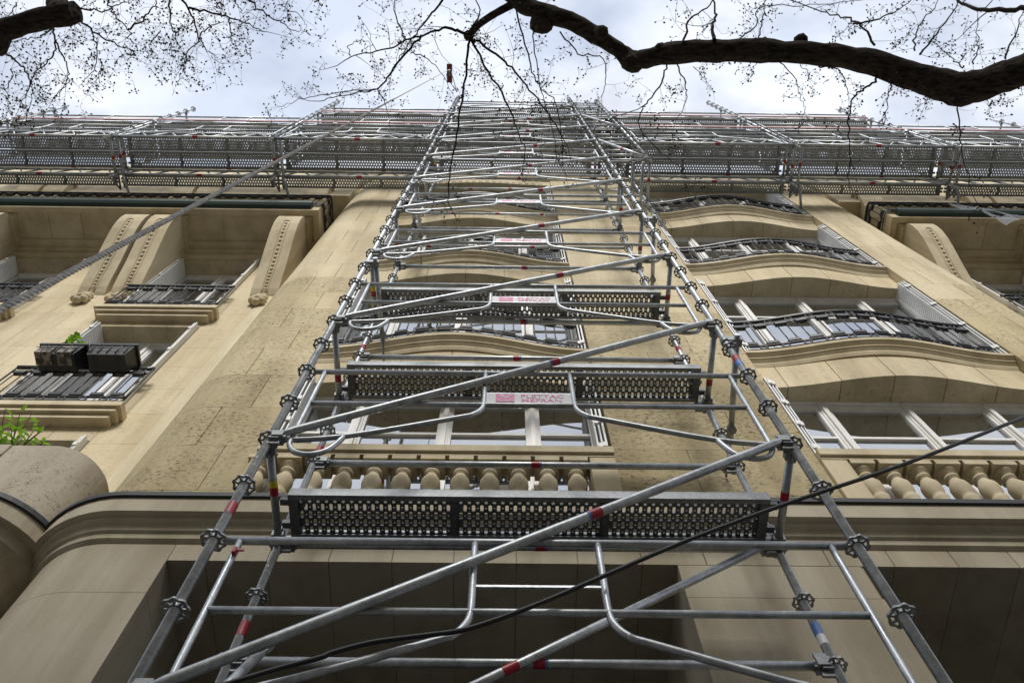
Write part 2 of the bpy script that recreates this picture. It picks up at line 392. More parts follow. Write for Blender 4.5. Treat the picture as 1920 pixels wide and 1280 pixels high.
for f in (lambda p: p, path_flip):
    c = MB(); c.sweep(f(pw), CORB); c.build('balcony_corbel', 'stone_base', bld)
    c = MB(); c.sweep(f(pw), ZP); c.build('flashing', 'zinc_black', bld)
    c = MB(); c.sweep(f(pp), PAR)
    x0 = f(pp)[0][0]; s_ = 1 if f(pp)[1][0] > x0 else -1
    c.box(min(x0, x0 + s_*0.5), max(x0, x0 + s_*0.5), 3.70, 4.0, 7.1, 8.40)
    c.build('balcony_parapet', 'stone_lichen', bld)
    c = MB(); xa, xb = sorted((x0, x0 - s_*6.5)); c.box(xa, xb, 3.64, 3.98, 8.30, 8.47); c.build('balustrade_rail', 'stone_lichen', bld)

# balusters
bal = MB(); bal.box(-.085, .085, -.085, .085, 0, .06)
bal.lathe([(0, .06), (.08, .06), (.085, .10), (.06, .13), (.048, .22), (.05, .36), (.065, .44), (.07, .47), (.058, .485), (.056, .505), (.062, .525), (.074, .565), (.080, .615), (.077, .665), (.062, .705), (.050, .735), (.046, .765), (.064, .775), (.064, .80), (.047, .812), (.048, .83), (.078, .85), (.086, .865), (.086, .88)], 22)
bal.box(-.10, .10, -.10, .10, .88, .94)
bal_me = bal.mesh('baluster', 'stone_smooth')
def sx(f, xs): return [f(x) for x in xs]
for bc, sg in ((-0.565, -1), (4.115, 1)):
    for k in range(12):
        link('baluster', bal_me, bld, ((.59 if sg < 0 else 2.96) + sg*k*0.235, 3.565, 7.09))
    for s_ in (-1, 1):
        a, b_ = sorted((bc + s_*1.485, bc + s_*(1.27 if s_*sg < 0 else 1.50))); block(a, b_, 3.47, 3.72, 7.08, 8.028, 'stone_smooth', 'pedestal')
    c = MB(); c.box(bc - 1.483, bc + 1.483, 3.44, 3.67, 8.07, 8.17); c.box(bc - 1.483, bc + 1.483, 3.465, 3.66, 8.032, 8.068)
    c.build('balustrade_rail', 'stone_smooth', bld)
    block(bc - 1.48, bc + 1.48, 3.40, 3.83, 7.0, 7.085, 'stone_base', 'balcony_floor')
for k in range(12):
    for f in (lambda x: x, mx_): link('baluster', bal_me, bld, (f(-4.48 - k*0.24), 3.80, 7.42))

# ---- wavy bays
SOFF = [9.82, 13.29, 16.69, 20.0]
SILL = [10.57, 14.04, 17.40]
BW = 1.485
def wave(t, ye, bow): return ye - bow*(0.5 + 0.5*cos(pi*max(-1, min(1, t))))
def wpath(bc, ye, bow, hw, n=28):
    p = []
    for i in range(n + 1):
        x = -hw + 2*hw*i/n; t = x/BW
        d = bow*0.5*pi/BW*sin(pi*max(-1, min(1, t)))
        l = sqrt(1 + d*d); p.append((bc + x, wave(t, ye, bow), d/l, -1/l))
    return p
ring_me = MB().tube([(0.042*cos(2*pi*i/14), 0, 0.042*sin(2*pi*i/14)) for i in range(15)], 0.0105, 5, False).mesh('ring', 'iron_black')
def railing(pts, zb, h, name_parent, pitch=0.235, ends=True):
    """pts: plan polyline (x,y) of the railing; wrought iron with paired rods, collars, links and rings"""
    acc = [0]
    for a, b_ in zip(pts[:-1], pts[1:]): acc.append(acc[-1] + math.hypot(b_[0] - a[0], b_[1] - a[1]))
    T = acc[-1]
    def at(s):
        s = max(0, min(T, s))
        for i in range(len(pts) - 1):
            if s <= acc[i + 1] + 1e-9:
                t = (s - acc[i])/max(1e-9, acc[i + 1] - acc[i]); a, b_ = pts[i], pts[i + 1]
                return Vector((a[0] + (b_[0] - a[0])*t, a[1] + (b_[1] - a[1])*t, 0)), math.atan2(b_[1] - a[1], b_[0] - a[0])
        return Vector((*pts[-1], 0)), 0
    b = MB(); z = lambda p, zz: Vector((p.x, p.y, zb + zz))
    nseg = max(2, int(T/0.09)); line = [at(T*i/nseg)[0] for i in range(nseg + 1)]
    b.tube([z(p, h) for p in line], 0.028, 4); b.tube([z(p, h + .025) for p in line], 0.022, 4)
    for zz in (h - .115, .115): b.tube([z(p, zz) for p in line], 0.016, 5)
    b.tube([z(p, .015) for p in line], 0.010, 5)
    n = max(2, round(T/pitch)); st = T/n
    z0, z1 = .115, h - .115
    rings = []
    for k in range(n):
        c0 = st*(k + .5)
        rings += [(c0 + st/2 if k < n - 1 else c0, h - .058), (c0 + st/2 if k < n - 1 else c0, .064)]
        for s_ in (-1, 1):
            p, a = at(c0 + s_*st*.22); b.tube([z(p, z0 + .045), z(p, z1 - .045)], 0.0080, 5)
        for zz in (z0 + .05, z1 - .05):
            pa, _ = at(c0 - st*.28); pb, _ = at(c0 + st*.28); d = (pb - pa).normalized(); nn = Vector((-d.y, d.x, 0))
            v = [pa - nn*.024, pb - nn*.024, pb + nn*.024, pa + nn*.024]
            b.add([z(q, zz - .03) for q in v] + [z(q, zz + .03) for q in v], [(0,3,2,1),(4,5,6,7),(0,1,5,4),(1,2,6,5),(2,3,7,6),(3,0,4,7)])
        # looping links to the next pair
        for base, sg in ((z0, 1), (z1, -1)):
            loop = []
            for q in range(7):
                u = q/6; pq, _ = at(c0 + st*(.28 + .44*u)); loop.append(z(pq, base + sg*(.05 - .042*sin(pi*u))))
            b.tube(loop, 0.0105, 4)
    if ends:
        for s in (0, T):
            p, _ = at(s); b.tube([z(p, -.02), z(p, h)], 0.012, 5)
    o = b.build('railing', 'iron_black', name_parent)
    for s, zz in rings:
        p, a = at(s); link('ring', ring_me, o, (p.x, p.y, zb + zz), (0, 0, a))
    return o
def window(x0, x1, y, z0, z1, mull, transom, parent, mw=0.085, head=0.11):
    f = MB()
    f.box(x0, x1, y, y + .09, z1 - head, z1); f.box(x0, x1, y - .025, y, z1 - .05, z1)
    f.box(x0, x1, y, y + .09, z0, z0 + .12)
    E_ = [x0] + mull + [x1]
    for i, m_ in enumerate(E_):
        if i == 0: a, b_ = m_, m_ + .06
        elif i == len(E_) - 1: a, b_ = m_ - .06, m_
        else: a, b_ = m_ - mw/2, m_ + mw/2
        f.box(a, b_, y, y + .09, z0 + .12, z1 - head)
        if 0 < i < len(E_) - 1: f.box(m_ - .022, m_ + .022, y - .028, y, z0 + .06, z1 - .06)
    for a, b_ in zip(E_[:-1], E_[1:]):
        a2, b2 = a + (mw/2 if a != x0 else .06), b_ - (mw/2 if b_ != x1 else .06)
        # sash stiles and the glazing bar
        f.box(a2, a2 + .028, y + .012, y + .07, z0 + .12, z1 - head); f.box(b2 - .028, b2, y + .012, y + .07, z0 + .12, z1 - head)
        f.box(a2 + .028, b2 - .028, y + .012, y + .07, z1 - head - .045, z1 - head); f.box(a2 + .028, b2 - .028, y + .012, y + .07, z0 + .12, z0 + .20)
        for t in transom: f.box(a2 + .028, b2 - .028, y + .012, y + .06, t - .02, t + .02)
    o = f.build('window', 'frame_white', parent)
    for a, b_ in zip(E_[:-1], E_[1:]):
        a2, b2 = a + (mw/2 if a != x0 else .06) + .030, b_ - (mw/2 if b_ != x1 else .06) - .030
        zs = [z0 + .202] + transom + [z1 - head - .047]
        for q in range(len(zs) - 1):
            za = zs[q] + (.022 if q else 0); zb = zs[q + 1] - (.022 if q < len(zs) - 2 else 0)
            p = MB(); p.box(a2, b2, y + .04 + random.uniform(-.002, .002), y + .052, za, zb); p.build('pane', 'glass', o)
    return o
def shutter(xj, s_, y0, y1, z0, z1, parent, leaves=3):
    """iron folding shutter leaves packed against the jamb; s_=+1 the stack grows to +x from xj"""
    for k in range(leaves):
        x = xj + s_*(0.014 + 0.036*k)
        b = MB(); ya, yb = y0 + .012*k, y1
        n = max(6, int((z1 - z0)/0.055)); prof = []
        for i in range(n):
            zz = z0 + .05 + (z1 - z0 - .10)*i/n; dz = (z1 - z0 - .10)/n
            prof += [(x + s_*.012, zz), (x + s_*.0065, zz + dz*.80)]
        prof.append((x + s_*.012, z1 - .05))
        v = [(px, ya + .03, pz) for px, pz in prof] + [(px, yb - .03, pz) for px, pz in prof]; q = len(prof)
        b.add(v, [(i, i + 1, q + i + 1, q + i) for i in range(q - 1)])
        xa, xb = sorted((x, x + s_*.014))
        b.box(xa - .004*(k == 0), xb, ya, ya + .034, z0, z1); b.box(xa, xb, yb - .034, yb, z0, z1)
        b.box(xa, xb, ya + .034, yb - .034, z0, z0 + .05); b.box(xa, xb, ya + .034, yb - .034, z1 - .05, z1)
        b.box(xa, xb - .010 if s_ > 0 else xb, ya + .034, yb - .034, z0 + .05, z0 + .06)
        b.add([(x, ya + .03, z0 + .05), (x, yb - .03, z0 + .05), (x, yb - .03, z1 - .05), (x, ya + .03, z1 - .05)], [(0, 1, 2, 3)])
        o = b.build('shutter_leaf', 'paint_white', parent, fix=False)
        if k < leaves - 1:
            for t in (.08, .36, .64, .92):
                zz = z0 + (z1 - z0)*t; h = MB(); xa, xb = sorted((x + s_*.004, x + s_*.044))
                h.box(xa, xb, ya - .012, ya + .006, zz - .035, zz + .035); h.build('hinge', 'paint_white', o)
for bc in (-0.565, 4.115):
    for fl in range(4):
        zs = SOFF[fl]
        zb = 7.0 if fl == 0 else SILL[fl - 1] - .02
        # window
        mm = [bc - .86, bc - .01, bc + .84]
        window(bc - 1.48, bc + 1.48, 3.79, zb, zs + .02, mm, [zs - .74], bld)
        for s_ in (-1, 1):
            shutter(bc + s_*1.475, -s_, 3.515, 3.782, max(zb, 8.18) + .03, zs + .03, bld)
        # bowed spandrel in blocks; joints show on the soffit
        if fl < 3:
            z0, z1 = zs, SILL[fl] - .22
            xsj = [-1.482, -1.20, -0.66, -0.12, 0.42, 0.96, 1.482] if bc > 0 else [-1.482, -1.08, -0.54, 0.0, 0.54, 1.08, 1.482]
            for a, b_ in zip(xsj[:-1], xsj[1:]):
                a, b_ = a + .0025, b_ - .0025; fr_ = [(a + G + (b_ - a - 2*G)*i/8) for i in range(9)]
                poly = [(bc + x, wave(x/BW, 3.62, .155)) for x in fr_] + [(bc + b_ - G, 3.88), (bc + a + G, 3.88)]
                stone(poly, z0 - G, z1 + G, 'stone', 'spandrel_stone')
            k = MB(); k.prism([(bc + x, wave(x/BW, 3.62, .155) + K) for x in [(-1.48 + 2.96*i/28) for i in range(29)]] + [(bc + 1.48, 3.92), (bc - 1.48, 3.92)], z0 + K, z1)
            k.box(bc - 1.48, bc + 1.48, 3.93, 4.06, zs - .05, SILL[fl])
            k.build('spandrel_core', 'mortar', bld)
            zt = SILL[fl]
            SP = [(-0.30, zt), (0.0, zt), (0.004, zt - .012), (0.0, zt - .060), (-.008, zt - .066), (-.046, zt - .100), (-.048, zt - .118), (-.058, zt - .124), (-.090, zt - .160), (-.092, zt - .180), (-.112, zt - .222), (-0.30, zt - .222)]
            s = MB(); s.sweep(wpath(bc, 3.505, .175, 1.48, 36), SP, False, True)
            o = s.build('sill', 'stone_smooth', bld)
            railing([(x - nx*.04, y - ny*.04) for x, y, nx, ny in wpath(bc, 3.505, .175, 1.45, 40)], zt + .09, .88, bld)
        else:
            # fluted top lintel
            k = MB(); z0, z1 = zs, 20.52
            pth = [(bc - 1.48 + 2.96*i/60) for i in range(61)]
            poly = []
            for i, x in enumerate(pth):
                y = wave((x - bc)/BW, 3.52, .05)
                poly.append((x, y))
            k.prism(poly + [(bc + 1.48, 4.1), (bc - 1.48, 4.1)], z0, z1); k.build('lintel', 'stone_smooth', bld)
            for i in range(19):
                x = bc - 1.26 + 0.14*i; y = wave((x - bc)/BW, 3.52, .05)
                for dx in (-.022, .022):
                    q = MB(); q.box(x + dx - .013, x + dx + .013, y - .016, y + .02, z0 + .06, z0 + .34 + .06*(i % 2)); q.build('groove_fillet', 'stone_smooth', bld)
# crown of the central part: roll moulding following the round corners
pu = path_round(-2.7, 4.1, 0.60, AX)
CROWN = [(-.30, 20.34), (0.0, 20.40), (.03, 20.42), (.035, 20.47), (.02, 20.50), (.02, 20.56), (.08, 20.66), (.11, 20.78), (.10, 20.90), (.05, 20.99), (-.06, 21.04), (-.4, 21.06)]
c = MB(); c.sweep(pu, CROWN, True); c.sweep(path_flip(pu), CROWN, True); c.build('crown_moulding', 'stone_smooth', bld)
# attic storey and zinc roof behind the upper scaffold
a = MB(); a.box(-2.2, 5.8, 4.15, 5.4, 21.0, 24.2); a.build('attic_wall', 'stone_smooth', bld)
for x in (-1.4, 0.3, 2.2, 4.0):
    q = MB(); q.box(x, x + 1.0, 4.10, 4.16, 21.5, 23.6); q.build('attic_window', 'dark_room', bld)
q = MB(); q.prism_x([(4.0, 24.2), (4.0, 24.35), (5.2, 26.0), (9, 26.3), (9, 20.0), (5.0, 24.2)], -2.5, 6.1); q.build('roof', 'roof_zinc', bld)
for sgn in (0, 1):
    x0, x1 = sorted((mx_(-2.6) if sgn else -2.6, mx_(-15) if sgn else -15))
    q = MB(); q.prism_x([(4.6, 20.3), (4.6, 20.9), (5.2, 22.6), (9, 23.2), (9, 20.3)], x0, x1); q.build('roof', 'roof_zinc', bld)
q = MB(); q.box(-15, 18.5, 4.75, 12, 0, 20.8); q.build('inner_wall', 'dark_room', bld)

# ---- wings
WC = [c_ for c_ in COURSES] 
WZ = [(7.2, 9.81), (10.36, 13.27), (13.66, 16.62), (17.3, 19.4)]
COLS = [(-5.78, -4.34), (-8.75, -7.31)]
def in_z(z0, z1): return [(max(z0, a), min(z1, b_)) for a, b_ in zip(WC[:-1], WC[1:]) if min(z1, b_) - max(z0, a) > .05]
for sgn in (0, 1):
    X = (lambda x: mx_(x)) if sgn else (lambda x: x)
    def rng(a, b_): return tuple(sorted((X(a), X(b_))))
    wallm = MB()
    strips = [(-4.34, -3.2), (-7.31, -5.78)] + [(-10.6, -8.75)]
    for si, (a, b_) in enumerate(strips):
        xa, xb = rng(a, b_); wallm.box(xa + K, xb - K, YW + K, 4.75, 6.0, 20.4)
        for i, (z0, z1) in enumerate(in_z(7.08, 20.4)):
            if si == 0 or sgn == 1: block(xa, xb, YW, 4.70, z0, z1, name='wing_stone')
            else:
                xm = xa + (xb - xa)*(.38, .62)[i % 2]
                block(xa, xm, YW, 4.70, z0, z1, name='wing_stone'); block(xm, xb, YW, 4.70, z0, z1, name='wing_stone')
    for ci, (a, b_) in enumerate(COLS):
        xa, xb = rng(a, b_)
        for wi, (z0, z1) in enumerate(WZ):
            znext = WZ[wi + 1][0] if wi < 3 else 20.4
            wallm.box(xa - K, xb + K, YW + K, 4.75, z1 + K, znext - .05)
            third = (xb - xa)/3
            for k in range(3): block(xa + k*third, xa + (k + 1)*third, YW, 4.72, z1, znext - .02, name='wing_stone')
            window(xa, xb, 4.575, z0, z1 + .02, [(xa + xb)/2], [], bld, 0.12, 0.10)
            for s_ in (-1, 1):
                xj = xa if s_ < 0 else xb
                shutter(xj, -s_, 4.22, 4.56, z0 + .06, z1 - .02, bld, 2)
            if wi in (1, 2):
                s = MB(); zt = z0; w0, w1 = xa - .16, xb + .16
                s.box(w0, w1, 4.10, 4.60, zt - .10, zt); s.box(w0 + .04, w1 - .04, 4.135, 4.32, zt - .17, zt - .102); s.box(w0 + .09, w1 - .09, 4.18, 4.32, zt - .25, zt - .172)
                s.build('sill', 'stone_smooth', bld)
                railing([(xa - .10, 4.14), (xb + .10, 4.14)], zt + .07, .93, bld)
    xa, xb = rng(-3.80, -3.62); q = MB(); q.box(xa, xb, 4.288, 4.32, 7.1, 18.9); q.build('corner_fillet', 'stone_pale', bld)
    wallm.build('wall', 'mortar', bld)
    # long balcony on consoles
    xa, xb = rng(-13, -3.36)
    s = MB(); s.box(xa, xb, 3.43, 4.32, 17.02, 17.22)
    s.box(xa, xb, 4.16, 4.30, 16.86, 17.018); s.box(xa, xb, 4.22, 4.30, 16.70, 16.858); s.box(xa, xb, 4.02, 4.16, 16.965, 17.018)
    s.box(xa, xb, 3.43, 3.53, 16.985, 17.019)
    e = X(-3.36); e0, e1 = sorted((e, X(-3.46))); s.box(e0, e1, 3.533, 4.02, 16.985, 17.019)
    for xs_ in (-5.1, -7.62, -8.2): 
        e0, e1 = sorted((X(xs_), X(xs_ - .05))); s.box(e0, e1, 3.533, 4.018, 17.0, 17.019)
    s.build('balcony_slab', 'stone_smooth', bld)
    xa2, xb2 = rng(-13, -3.50)
    q = MB(); q.prism_x([(3.43, 17.06), (3.36, 17.07), (3.32, 17.12), (3.31, 17.22), (3.33, 17.22), (3.43, 17.225)], xa2, xb2); q.build('gutter', 'green_metal', bld)
    e = X(-3.33); far = X(-13)
    railing([(far, 3.40), (e, 3.40), (e, 4.28)] if not sgn else [(e, 4.28), (e, 3.40), (far, 3.40)], 17.24, .80, bld, 0.24)
    # consoles
    for cx in (-3.80, -5.985, -6.50, -9.05, -9.56):
        hw = .215; x0, x1 = rng(cx - hw, cx + hw); xc = X(cx)
        prof = [(4.31, 16.88), (3.52, 16.88), (3.50, 16.80), (3.50, 16.62), (3.53, 16.42), (3.60, 16.18), (3.71, 15.92), (3.83, 15.66), (3.94, 15.42), (4.04, 15.18), (4.12, 14.98), (4.20, 14.80), (4.26, 14.70), (4.31, 14.64)]
        k = MB(); k.prism_x(prof, x0, x1); o = k.build('console', 'stone_smooth', bld)
        k = MB(); k.box(x0 - .05, x1 + .05, 3.60, 4.30, 16.885, 16.98); k.box(x0 - .08, x1 + .08, 3.56, 4.30, 16.982, 17.018); k.build('abacus', 'stone_smooth', o)
        # carved drop: sunk border and a string of husks
        face = [p for p in prof[2:13]]
        def onface(t, out_):
            q = t*(len(face) - 1); i = min(int(q), len(face) - 2); u = q - i
            y = face[i][0]*(1 - u) + face[i + 1][0]*u; z = face[i][1]*(1 - u) + face[i + 1][1]*u
            d = Vector((face[i + 1][0] - face[i][0], face[i + 1][1] - face[i][1])).normalized()
            return Vector((xc, y + d.y*out_, z - d.x*out_))
        bd = MB()
        ring_ = [onface(.18 + .8*i/16, .006) + Vector((.060 - .015*i/16, 0, 0)) for i in range(17)]
        ring2 = [onface(.18 + .8*i/16, .006) - Vector((.060 - .015*i/16, 0, 0)) for i in range(17)]
        cap = [onface(.18 - .03*sin(pi*i/6), .006) + Vector((.060*cos(pi*i/6), 0, 0)) for i in range(7)]
        bd.tube(list(reversed(ring_)) + cap[1:-1] + ring2, .010, 5)
        bd.build('border', 'stone_smooth', o)
        hk = MB()
        for i in range(21):
            p = onface(.20 + .039*i, .0); hk.ball(p, .027, 7, 4, (1.1, .6, 1.5))
        hk.build('husk_drop', 'stone_smooth', o)['kind'] = 'stuff'
        fr_ = MB()
        for (dx, dz, dy) in ((0, 0, 0), (-.07, .07, .0), (.07, .06, .0), (0, .12, -.015), (-.065, .19, .01), (.065, .18, .01), (0, .24, .01), (-.03, .31, .03), (.04, .31, .03)):
            fr_.ball((xc + dx, 4.235 + dy, 14.22 + dz), .066, 10, 6)
        for sd in (-1, 1): fr_.ball((xc + sd*.05, 4.27, 14.56), .05, 6, 4, (1.2, .6, .9))
        fr_.build('fruit_cluster', 'stone_smooth', o)
        # matching block under the roof cornice
        k = MB(); k.prism_x([(3.60, 19.40), (3.50, 19.40), (3.48, 19.34), (3.48, 19.12), (3.52, 18.98), (3.62, 18.80), (3.80, 18.62), (4.3, 18.4), (4.3, 18.98), (3.60, 18.98)], x0, x1); k.box(x0 - .05, x1 + .05, 3.515, 3.60, 19.402, 19.46); k.build('cornice_console', 'stone_smooth', bld)
    s = MB(); s.box(xa, X(-3.15) if not sgn else xb + .2, 3.58, 4.32, 19.0, 22.2) if not sgn else s.box(X(-3.15), xb, 3.58, 4.32, 19.0, 22.2)
    s.build('roof_cornice', 'stone_smooth', bld)

# ------------------------------------------------------------------ scaffolding
XL, YF, YR, TR = -1.3455, 2.331, 3.033, 0.0242
XR = XL + 3.0; XN = XR + 0.7
LEV = [0.1 + 2*k for k in range(13)]
# rosette: scalloped rim, eight spokes, hub
r_ = MB(); n = 32
def annulus(b, ri, ro, h, n, wob=0):
    v = []
    for k in range(n):
        a = 2*pi*k/n; R = ro + wob*cos(8*a)
        for rr in (ri + wob*.6*cos(8*a), R):
            for z in (-h/2, h/2): v.append((rr*cos(a), rr*sin(a), z))
    f = []
    for k in range(n):
        i, j = 4*k, 4*((k + 1) % n)
        f += [(i, j, j + 2, i + 2), (i + 1, i + 3, j + 3, j + 1), (i + 2, j + 2, j + 3, i + 3), (i, i + 1, j + 1, j)]
    b.add(v, f)
annulus(r_, .0235, .033, .016, 16); annulus(r_, .0480, .0600, .011, 48, .0040)
for k in range(8):
    a = 2*pi*k/8; ca, sa = cos(a), sin(a); v = []
    for (rr, hw) in ((.031, .0065), (.0525, .0045)):
        for sgn in (-1, 1):
            for z in (-.004, .004): v.append((rr*ca - sgn*hw*sa, rr*sa + sgn*hw*ca, z))
    r_.add(v, [(0, 2, 3, 1), (4, 5, 7, 6), (0, 4, 6, 2), (1, 3, 7, 5), (0, 1, 5, 4), (2, 6, 7, 3)])
ros_me = r_.mesh('rosette', 'steel_cast', fix=False)
def sleeve(parent, p, d, r, ln, m, name='sticker'):
    d = Vector(d).normalized(); p = Vector(p)
    b = MB(); b.tube([p - d*ln/2, p + d*ln/2], r + .0016, 12, False); return b.build(name, m, parent)
def standard(parent, x, y, z0, z1):
    b = MB(); b.tube([(0, 0, z0), (0, 0, z1)], TR, 14)
    z = 0.1 + 2.0*math.ceil((z0 - 0.1 + .3)/2.0)
    while z < z1 - .2:                       # spigot joints with pin holes
        if z > z0 + .3: b.tube([(0, 0, z - .33), (0, 0, z - .325)], TR + .0012, 14); b.box(-.004, .004, -TR - .001, TR + .001, z - .25, z - .24)
        z += 2.0
    o = b.build('standard', 'steel', parent, (x, y, 0))
    k = math.ceil((z0 - .1)/.5)
    while .1 + .5*k <= z1 - .02:
        link('rosette', ros_me, o, (0, 0, .1 + .5*k), (0, 0, random.choice((0, .39)) + random.uniform(-.06, .06))); k += 1
    return o
def bar(name, parent, a, b_, r=TR, m='steel', n=12):
    a, b_ = Vector(a), Vector(b_); b = MB(); b.tube([Vector((0, 0, 0)), b_ - a], r, n); return b.build(name, m, parent, a)
wedge_me = None
def wedge2(parent, p, ang=0.0):
    global wedge_me
    if wedge_me is None:
        b = MB(); b.box(-.030, .026, -.028, .028, -.042, .042); b.box(-.040, .035, -.008, .008, -.075, .085); b.box(-.018, .046, -.036, .036, -.026, .026); b.box(.026, .060, -.020, .020, -.022, .022); wedge_me = b.mesh('wedge_head', 'steel_cast')
    return link('wedge_head', wedge_me, parent, p, (0, 0, ang))
# guardrail frame
gf = MB(); RR = 0.0185
gf.tube([(.05, 0, 1.0), (2.95, 0, 1.0)], RR, 10); gf.tube([(.135, 0, .5), (2.865, 0, .5)], .0165, 10)
left = [[(.125, 0, .99), (.125, 0, .5), (.125, 0, .02), (.135, 0, -.07), (.18, 0, -.14), (.26, 0, -.165), (.34, 0, -.13), (.385, 0, -.05), (.42, 0, .055)],
        [(.045, 0, .0), (.42, 0, .055), (1.06, 0, .315), (1.15, 0, .36), (1.20, 0, .43), (1.215, 0, .52), (1.215, 0, .75), (1.215, 0, .99)]]
for p in left:
    gf.tube(smoothpath(p, 4), .0165, 8); gf.tube(smoothpath([(3 - x, y, z) for x, y, z in p], 4), .0165, 8)
gf.box(1.23, 1.77, -.006, .006, .662, .676)
gf_me = gf.mesh('guardrail_frame', 'steel')
plate = MB(); plate.box(0, .546, -.004, .004, 0, .142); plate_me = plate.mesh('sign_panel', 'white_label')
def text_mesh(txt, w, h, m, name):
    cu = bpy.data.curves.new('t', 'FONT'); cu.body = txt; cu.extrude = .0006; cu.resolution_u = 3; cu.offset = .004
    o = bpy.data.objects.new('t', cu); COL.objects.link(o)
    dg = bpy.context.evaluated_depsgraph_get(); dg.update()
    me = bpy.data.meshes.new_from_object(o.evaluated_get(dg)); bpy.data.objects.remove(o)
    xs = [v.co.x for v in me.vertices]; ys = [v.co.y for v in me.vertices]
    x0, y0, sx_, sy_ = min(xs), min(ys), w/(max(xs) - min(xs)), h/(max(ys) - min(ys))
    for v in me.vertices: v.co = Vector(((v.co.x - x0)*sx_, -v.co.z, (v.co.y - y0)*sy_))
    me.materials.clear(); me.materials.append(M[m]); me.name = name; return me
t1 = text_mesh('PLETTAC', .275, .050, 'pink_print', 'lettering'); t2 = text_mesh('MEFRAN', .255, .050, 'pink_print', 'lettering')
t3 = text_mesh('ALTRAD', .105, .024, 'white_label', 'logo_lettering')
lg = MB(); lg.box(0, .118, -.001, .001, 0, .125); lg.m = 1
lg.add([(.012, -.0022, .108), (.045, -.0022, .105), (.062, -.0022, .080), (.052, -.0022, .092), (.062, -.0022, .066), (.085, -.0022, .100), (.110, -.0022, .108), (.085, -.0022, .088), (.064, -.0022, .056), (.040, -.0022, .086)], [(0, 1, 3, 9), (3, 2, 4, 9), (4, 2, 8), (2, 5, 7, 8), (5, 6, 7)])
logo_me = lg.mesh('logo', ['pink_print', 'white_label'], fix=False)
def guard(parent, x, z, sign=True, y=YF, scale=1.0):
    o = link('guardrail_frame', gf_me, parent, (x, y, z)); o.scale = (scale, 1, 1)
    if sign:
        s = link('sign_panel', plate_me, parent, (x + 1.227, y - .002, z + .520))
        link('lettering', t1, s, (.222, -.0052, .078)); link('lettering', t2, s, (.226, -.0052, .016))
        link('logo', logo_me, s, (.062, -.0058, .009)); link('logo_lettering', t3, s, (.069, -.0082, .016))
    return o
# perforated steel deck plank, 2.9 m x 0.30 m
def slot_cell(b, x0, x1, y0, y1, hw, hl):
    cx, cy = (x0 + x1)/2, (y0 + y1)/2
    O = [(x0, y0), (cx, y0), (x1, y0), (x1, cy), (x1, y1), (cx, y1), (x0, y1), (x0, cy)]
    k = hw*.45
    I = [(cx - hw, cy - hl + hw), (cx, cy - hl), (cx + hw, cy - hl + hw), (cx + hw, cy), (cx + hw, cy + hl - hw), (cx, cy + hl), (cx - hw, cy + hl - hw), (cx - hw, cy)]
    I[0] = (cx - hw, cy - hl + k); I[2] = (cx + hw, cy - hl + k); I[4] = (cx + hw, cy + hl - k); I[6] = (cx - hw, cy + hl - k)
    b.add([(x, y, 0) for x, y in O] + [(x, y, 0) for x, y in I] + [(x, y, .012) for x, y in I],
          [(i, (i + 1) % 8, 8 + (i + 1) % 8, 8 + i) for i in range(8)] + [(8 + i, 8 + (i + 1) % 8, 16 + (i + 1) % 8, 16 + i) for i in range(8)])
def deck_mesh(name, ln, wd, rows, hw=.0100, hl=.0235):
    b = MB(); px = .05; nx = int((ln - .12)/px); x0 = (ln - nx*px)/2
    ph = .052; tot = rows*ph; y0 = (wd - tot)/2; ribs = (nx//3, 2*nx//3)
    for j in range(rows):
        y = y0 + j*ph; odd = j % 2
        if odd:
            for xa in (x0, x0 + nx*px - px/2): b.add([(xa, y, 0), (xa + px/2, y, 0), (xa + px/2, y + ph, 0), (xa, y + ph, 0)], [(0, 1, 2, 3)])
        for i in range(nx - odd):
            xa = x0 + i*px + odd*px/2
            if i in ribs: b.add([(xa, y, 0), (xa + px, y, 0), (xa + px, y + ph, 0), (xa, y + ph, 0)], [(0, 1, 2, 3)]); continue
            slot_cell(b, xa, xa + .033, y, y + ph, hw, hl); slot_cell(b, xa + .033, xa + px, y, y + ph, .0052, .0056)
    for i in ribs: b.box(x0 + i*px + .012, x0 + i*px + .042, .012, wd - .012, -.016, -.001)
    for (a, c) in ((0, y0), (wd - y0, wd)): b.add([(x0, a, 0), (ln - x0, a, 0), (ln - x0, c, 0), (x0, c, 0)], [(0, 1, 2, 3)])
    b.m = 1
    b.box(.012, ln - .012, 0, .012, -.028, .050); b.box(.012, ln - .012, wd - .012, wd, -.028, .050)
    b.box(.012, ln - .012, .012, .03, -.030, -.022); b.box(.012, ln - .012, wd - .03, wd - .012, -.030, -.022)
    b.m = 0
    b.box(.012, x0 + .002, .012, wd - .012, -.026, .04); b.box(ln - x0 - .002, ln - .012, .012, wd - .012, -.026, .04)
    for y in (.05, wd - .09):
        b.box(-.045, .012, y, y + .04, .0, .035); b.box(ln - .012, ln + .045, y, y + .04, .0, .035)
    return b.mesh(name, ['steel_cast' if hw < .0095 else 'steel_deck', 'steel_cast'], fix=False)
deck_me = deck_mesh('deck_plank', 2.88, .30, 5); deck_sm = deck_mesh('deck_plank', 2.88, .20, 3, .009, .020); deck_gl = deck_mesh('deck_plank', 2.88, .30, 5, .0078, .0185); deck_nr = deck_mesh('deck_plank', .62, .30, 5)

